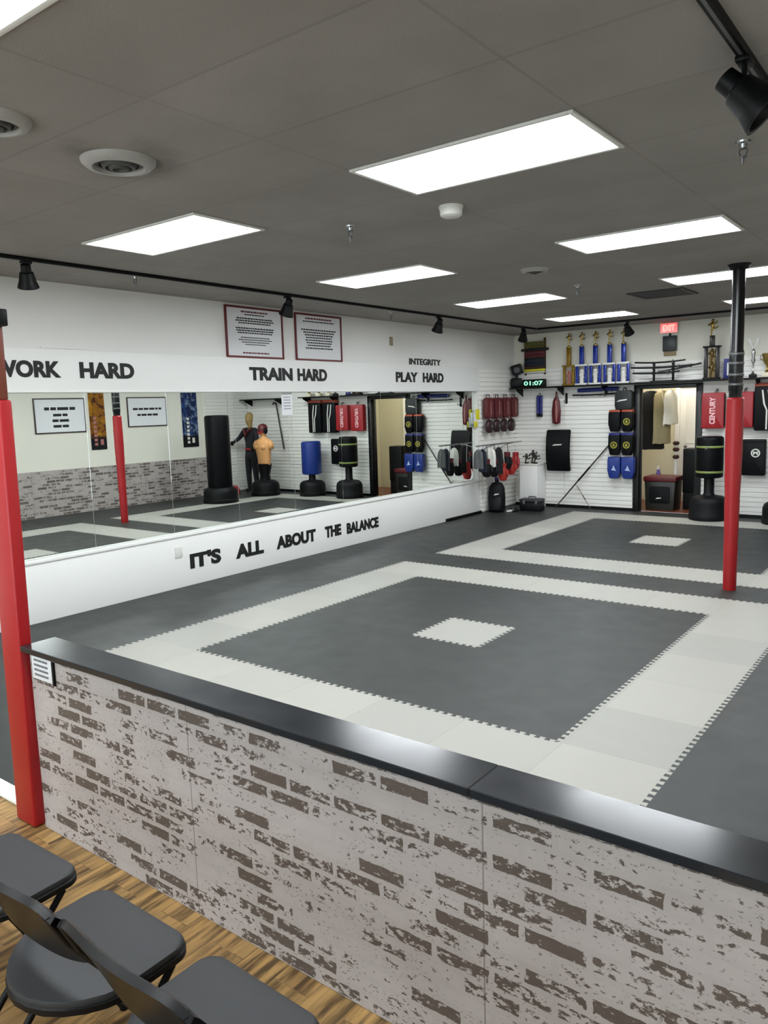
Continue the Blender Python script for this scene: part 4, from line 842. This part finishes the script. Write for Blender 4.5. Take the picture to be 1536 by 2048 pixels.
bm = new(); loft(bm, [(0, -.005, 1.40, .098, .112), (0, -.005, 1.50, .10, .115), (0, 0, 1.55, .075, .085), (0, 0, 1.575, .02, .02)], 24); obj('headgear', bm, MAROON, bo)
for s in (-1, 1): bm = new(); ell(bm, (s*.095, -.01, 1.42), .03, .06, .07); obj('ear_guard', bm, BLACK, bo)
bm = new(); tube(bm, [(-.085, -.07, 1.40), (0, -.125, 1.365), (.085, -.07, 1.40)], .018, 8); obj('chin_guard', bm, RED, bo)
# dressed mannequin: one skinned figure
def skinned(name, pts, edges, rad, m_, parent):
    me = bpy.data.meshes.new('body'); me.from_pydata(pts, edges, []); o = bpy.data.objects.new('body', me); COL.objects.link(o)
    o.modifiers.new('s', 'SKIN'); sub = o.modifiers.new('u', 'SUBSURF'); sub.levels = 2
    for v, r in zip(me.skin_vertices[0].data, rad): v.radius = (r if isinstance(r, tuple) else (r, r))
    me.skin_vertices[0].data[0].use_root = True
    dg = bpy.context.evaluated_depsgraph_get(); dg.update(); mm = bpy.data.meshes.new_from_object(o.evaluated_get(dg)); bpy.data.objects.remove(o)
    bm = new(); bm.from_mesh(mm); return obj(name, bm, m_, parent, 80)
mq = thing('mannequin', 'dark dressed mannequin with pale head and spread arms, seen in the mirror', 'mannequin', (6.29, 11.80, 0), .1)
skinned('body', [(0, 0, .93), (0, 0, 1.12), (0, -.01, 1.34), (0, 0, 1.47), (.19, 0, 1.42), (.36, -.05, 1.24), (.50, -.12, 1.14), (-.19, 0, 1.42), (-.30, -.05, 1.22), (-.30, -.16, 1.04), (-.10, 0, .86), (-.13, 0, .48), (-.14, .02, .07), (.10, 0, .86), (.13, 0, .48), (.14, .02, .07), (-.15, -.10, .045), (.15, -.10, .045)],
        [(0, 1), (1, 2), (2, 3), (2, 4), (4, 5), (5, 6), (2, 7), (7, 8), (8, 9), (0, 10), (10, 11), (11, 12), (12, 16), (0, 13), (13, 14), (14, 15), (15, 17)],
        [(.15, .11), (.14, .10), (.17, .12), .06, .075, .05, .035, .075, .05, .035, .10, .07, .05, .10, .07, .05, .04, .04], mat('dark training suit', '#1b1c22', .8), mq)
bm = new(); loft(bm, [(0, 0, 1.46, .05, .055), (0, 0, 1.53, .05, .06), (0, -.012, 1.57, .055, .075), (0, -.015, 1.66, .075, .095), (0, -.005, 1.75, .078, .098), (0, 0, 1.81, .055, .07), (0, 0, 1.83, .015, .02)], 22); ell(bm, (0, -.108, 1.66), .012, .016, .02, 8, 6)
for s in (-1, 1): ell(bm, (s*.077, 0, 1.67), .012, .022, .032, 8, 6)
obj('head', bm, HEADM, mq, 80)
bm = new(); tube(bm, [(-.16, -.06, 1.46), (-.06, -.125, 1.40), (0, -.135, 1.30), (.06, -.125, 1.40), (.16, -.06, 1.46)], .022, 8); obj('collar', bm, MAROON, mq)
bm = new(); lathe(bm, [(.155, .98), (.165, .985), (.165, 1.02), (.155, 1.025)], seg=24); xf(bm, Matrix.Diagonal((1, .78, 1, 1))); obj('belt', bm, RED, mq)
for s, x, y, z in ((1, .52, -.135, 1.13), (-1, -.30, -.19, 1.01)): bm = new(); ell(bm, (x, y, z), .045, .04, .055); obj('glove', bm, BLACK, mq)
bm = new(); loft(bm, [(0, 0, 0, .26, .15), (0, 0, .02, .27, .155), (0, 0, .10, .27, .15), (0, 0, .19, .22, .12), (0, 0, .205, .12, .06)], 24); o = obj('duffel_bag', bm, RED); o.location = (6.55, 11.35, 0); tag(o, 'red duffel bag on the floor before the mannequin, seen in the mirror', 'bag')
staff_ = thing('training_staff', 'dark hooked staff hung upright on the far slat wall, seen in the mirror', 'staff', (5.82, Y0, .97)); bm = new(); tube(bm, [(-.10, -.05, 0), (.08, -.05, .98), (.10, -.05, 1.04), (.16, -.05, 1.06), (.20, -.05, 1.02)], .017, 10); obj('shaft', bm, mat('dark staff wood', '#35302c', .5), staff_)
for zz, xx in ((.3, -.045), (.8, .047)): bm = new(); cyl(bm, (xx, 0, zz), (xx, -.075, zz-.004), .006, None, 8); obj('peg', bm, GREYM, staff_)
# ---------------------------------------------------------------- inside the store room
bn = thing('storage_crate', 'dark storage crate with red lid just inside the doorway', 'crate', (2.56, 12.80, .002))
bm = new(); prism(bm, [(-.23, 0), (.23, 0), (.255, .48), (-.255, .48)], -.20, .20, .012); obj('body', bm, mat('dark olive plastic', '#2a2b24', .4), bn)
bm = new(); box(bm, -.27, .27, -.22, .22, .482, .565, .015); obj('lid', bm, MAROON, bn)
bm = new(); prism(bm, rrect(-.17, .17, .12, .40, .02), -.216, -.19, .004); obj('front_panel', bm, BLACK, bn); bm = new(); prism(bm, [(-.06, .19), (.03, .20), (.04, .215), (-.03, .215)], -.2185, -.215); obj('mark', bm, WCL, bn)
rl = thing('coat_rail', 'coat rail across the store room behind the doorway', 'clothes rail', (2.35, 13.05, 2.05)); bm = new(); tube(bm, [(-1.15, 0, 0), (.55, 0, 0)], .014, 10); obj('rail', bm, SILV, rl)
bm = new(); tube(bm, [(.5, 0, 0), (.5, 0, 1.007-.3)], .008, 8); obj('hanger_rod', bm, SILV, rl)
BLKCL = mat('black cloth', '#17181b', .85)
garment('hanging_coat', 2.24, 13.05, 2.045, .42, 1.05, BLKCL, 'long black coat hanging at the left inside the doorway', 0.5)
garment('hanging_coat', 2.44, 13.05, 2.045, .34, .95, BEIGE, 'beige jacket hanging next to the black coat in the doorway', 0.9, 1.05, True, None, WCL)
garment('hanging_coat', 2.58, 13.05, 2.045, .30, .62, WCL, 'white garment hanging next to the beige jacket in the doorway', 1.1)
for k, (x, z, lab) in enumerate(((2.48, 0, 'tall white pole with brown bands at the left inside the store room'),)):
    o = thing('banded_pole', lab, 'pole', (2.55, 13.5, .002)); bm = new(); cyl(bm, (0, 0, 0), (0, 0, 1.15), .03); obj('pole', bm, WHITE, o)
    for zz in (.80, .93, 1.04): bm = new(); lathe(bm, [(.031, zz), (.055, zz+.02), (.055, zz+.05), (.031, zz+.07)], seg=16); obj('band', bm, BROWN, o)
pb = thing('cleaning_bottle', 'purple bottle standing left of the crate inside the doorway', 'bottle', (2.37, 13.12, .002)); bm = new(); lathe(bm, [(.05, 0), (.055, .01), (.055, .52), (.03, .60), (.025, .64)], seg=18); obj('body', bm, PURPLE, pb); bm = new(); lathe(bm, [(.028, .64), (.028, .69), (.015, .70)], seg=16); obj('lid', bm, WPL, pb)
db = thing('speaker_box', 'tall black cabinet speaker standing at the right inside the doorway', 'speaker', (3.01, 13.02, .002)); bm = new(); box(bm, -.16, .16, -.15, .15, .28, 1.02, .015); obj('cabinet', bm, BLKPL, db); bm = new(); box(bm, -.14, .14, -.156, -.148, .32, .98, .004); obj('grille', bm, BLACK, db); bm = new(); box(bm, -.15, .15, -.14, .14, 0, .28, .01); obj('stand', bm, BLACK, db)
dr = bpy.data.objects.new('door_2', None); COL.objects.link(dr); dr['kind'] = 'structure'
bm = new(); box(bm, 2.50, 3.40, 13.86, 13.895, .005, 2.04, .003)
for a in ((2.60, 2.92), (2.98, 3.30)):
    for b_ in ((.2, .9), (1.05, 1.9)): box(bm, a[0], a[1], 13.853, 13.862, b_[0], b_[1], .004, 1)
struct('door_leaf', bm, WHITE, dr); bm = new(); box(bm, 2.42, 2.50, 13.84, 13.90, 0, 2.12, .003); box(bm, 3.40, 3.48, 13.84, 13.90, 0, 2.12, .003); box(bm, 2.50, 3.40, 13.84, 13.90, 2.04, 2.12, .003); struct('door_frame', bm, WHITE, dr)
bm = new(); xf(lathe(bm, [(.012, 0), (.012, .03), (.028, .04), (.028, .065), (.01, .075)], seg=16), Matrix.Translation((2.62, 13.855, 1.0)) @ Matrix.Rotation(PI/2, 4, 'X')); struct('door_knob', bm, GREYM, dr)
for z0, h, m_, lab in ((1.55, .34, WOODF, 'brown framed picture high on the store room side wall'), (1.10, .30, BLKPL, 'black framed picture below the brown one on the store room wall')):
    o = thing('framed_picture', lab, 'picture', (4.2, 13.1, z0), RW); bm = new(); box(bm, -.2, .2, -.02, 0, 0, h, .004); obj('frame', bm, m_, o); bm = new(); box(bm, -.16, .16, -.024, -.018, .04, h-.04); obj('picture', bm, YEL if m_ is WOODF else PAPER, o)
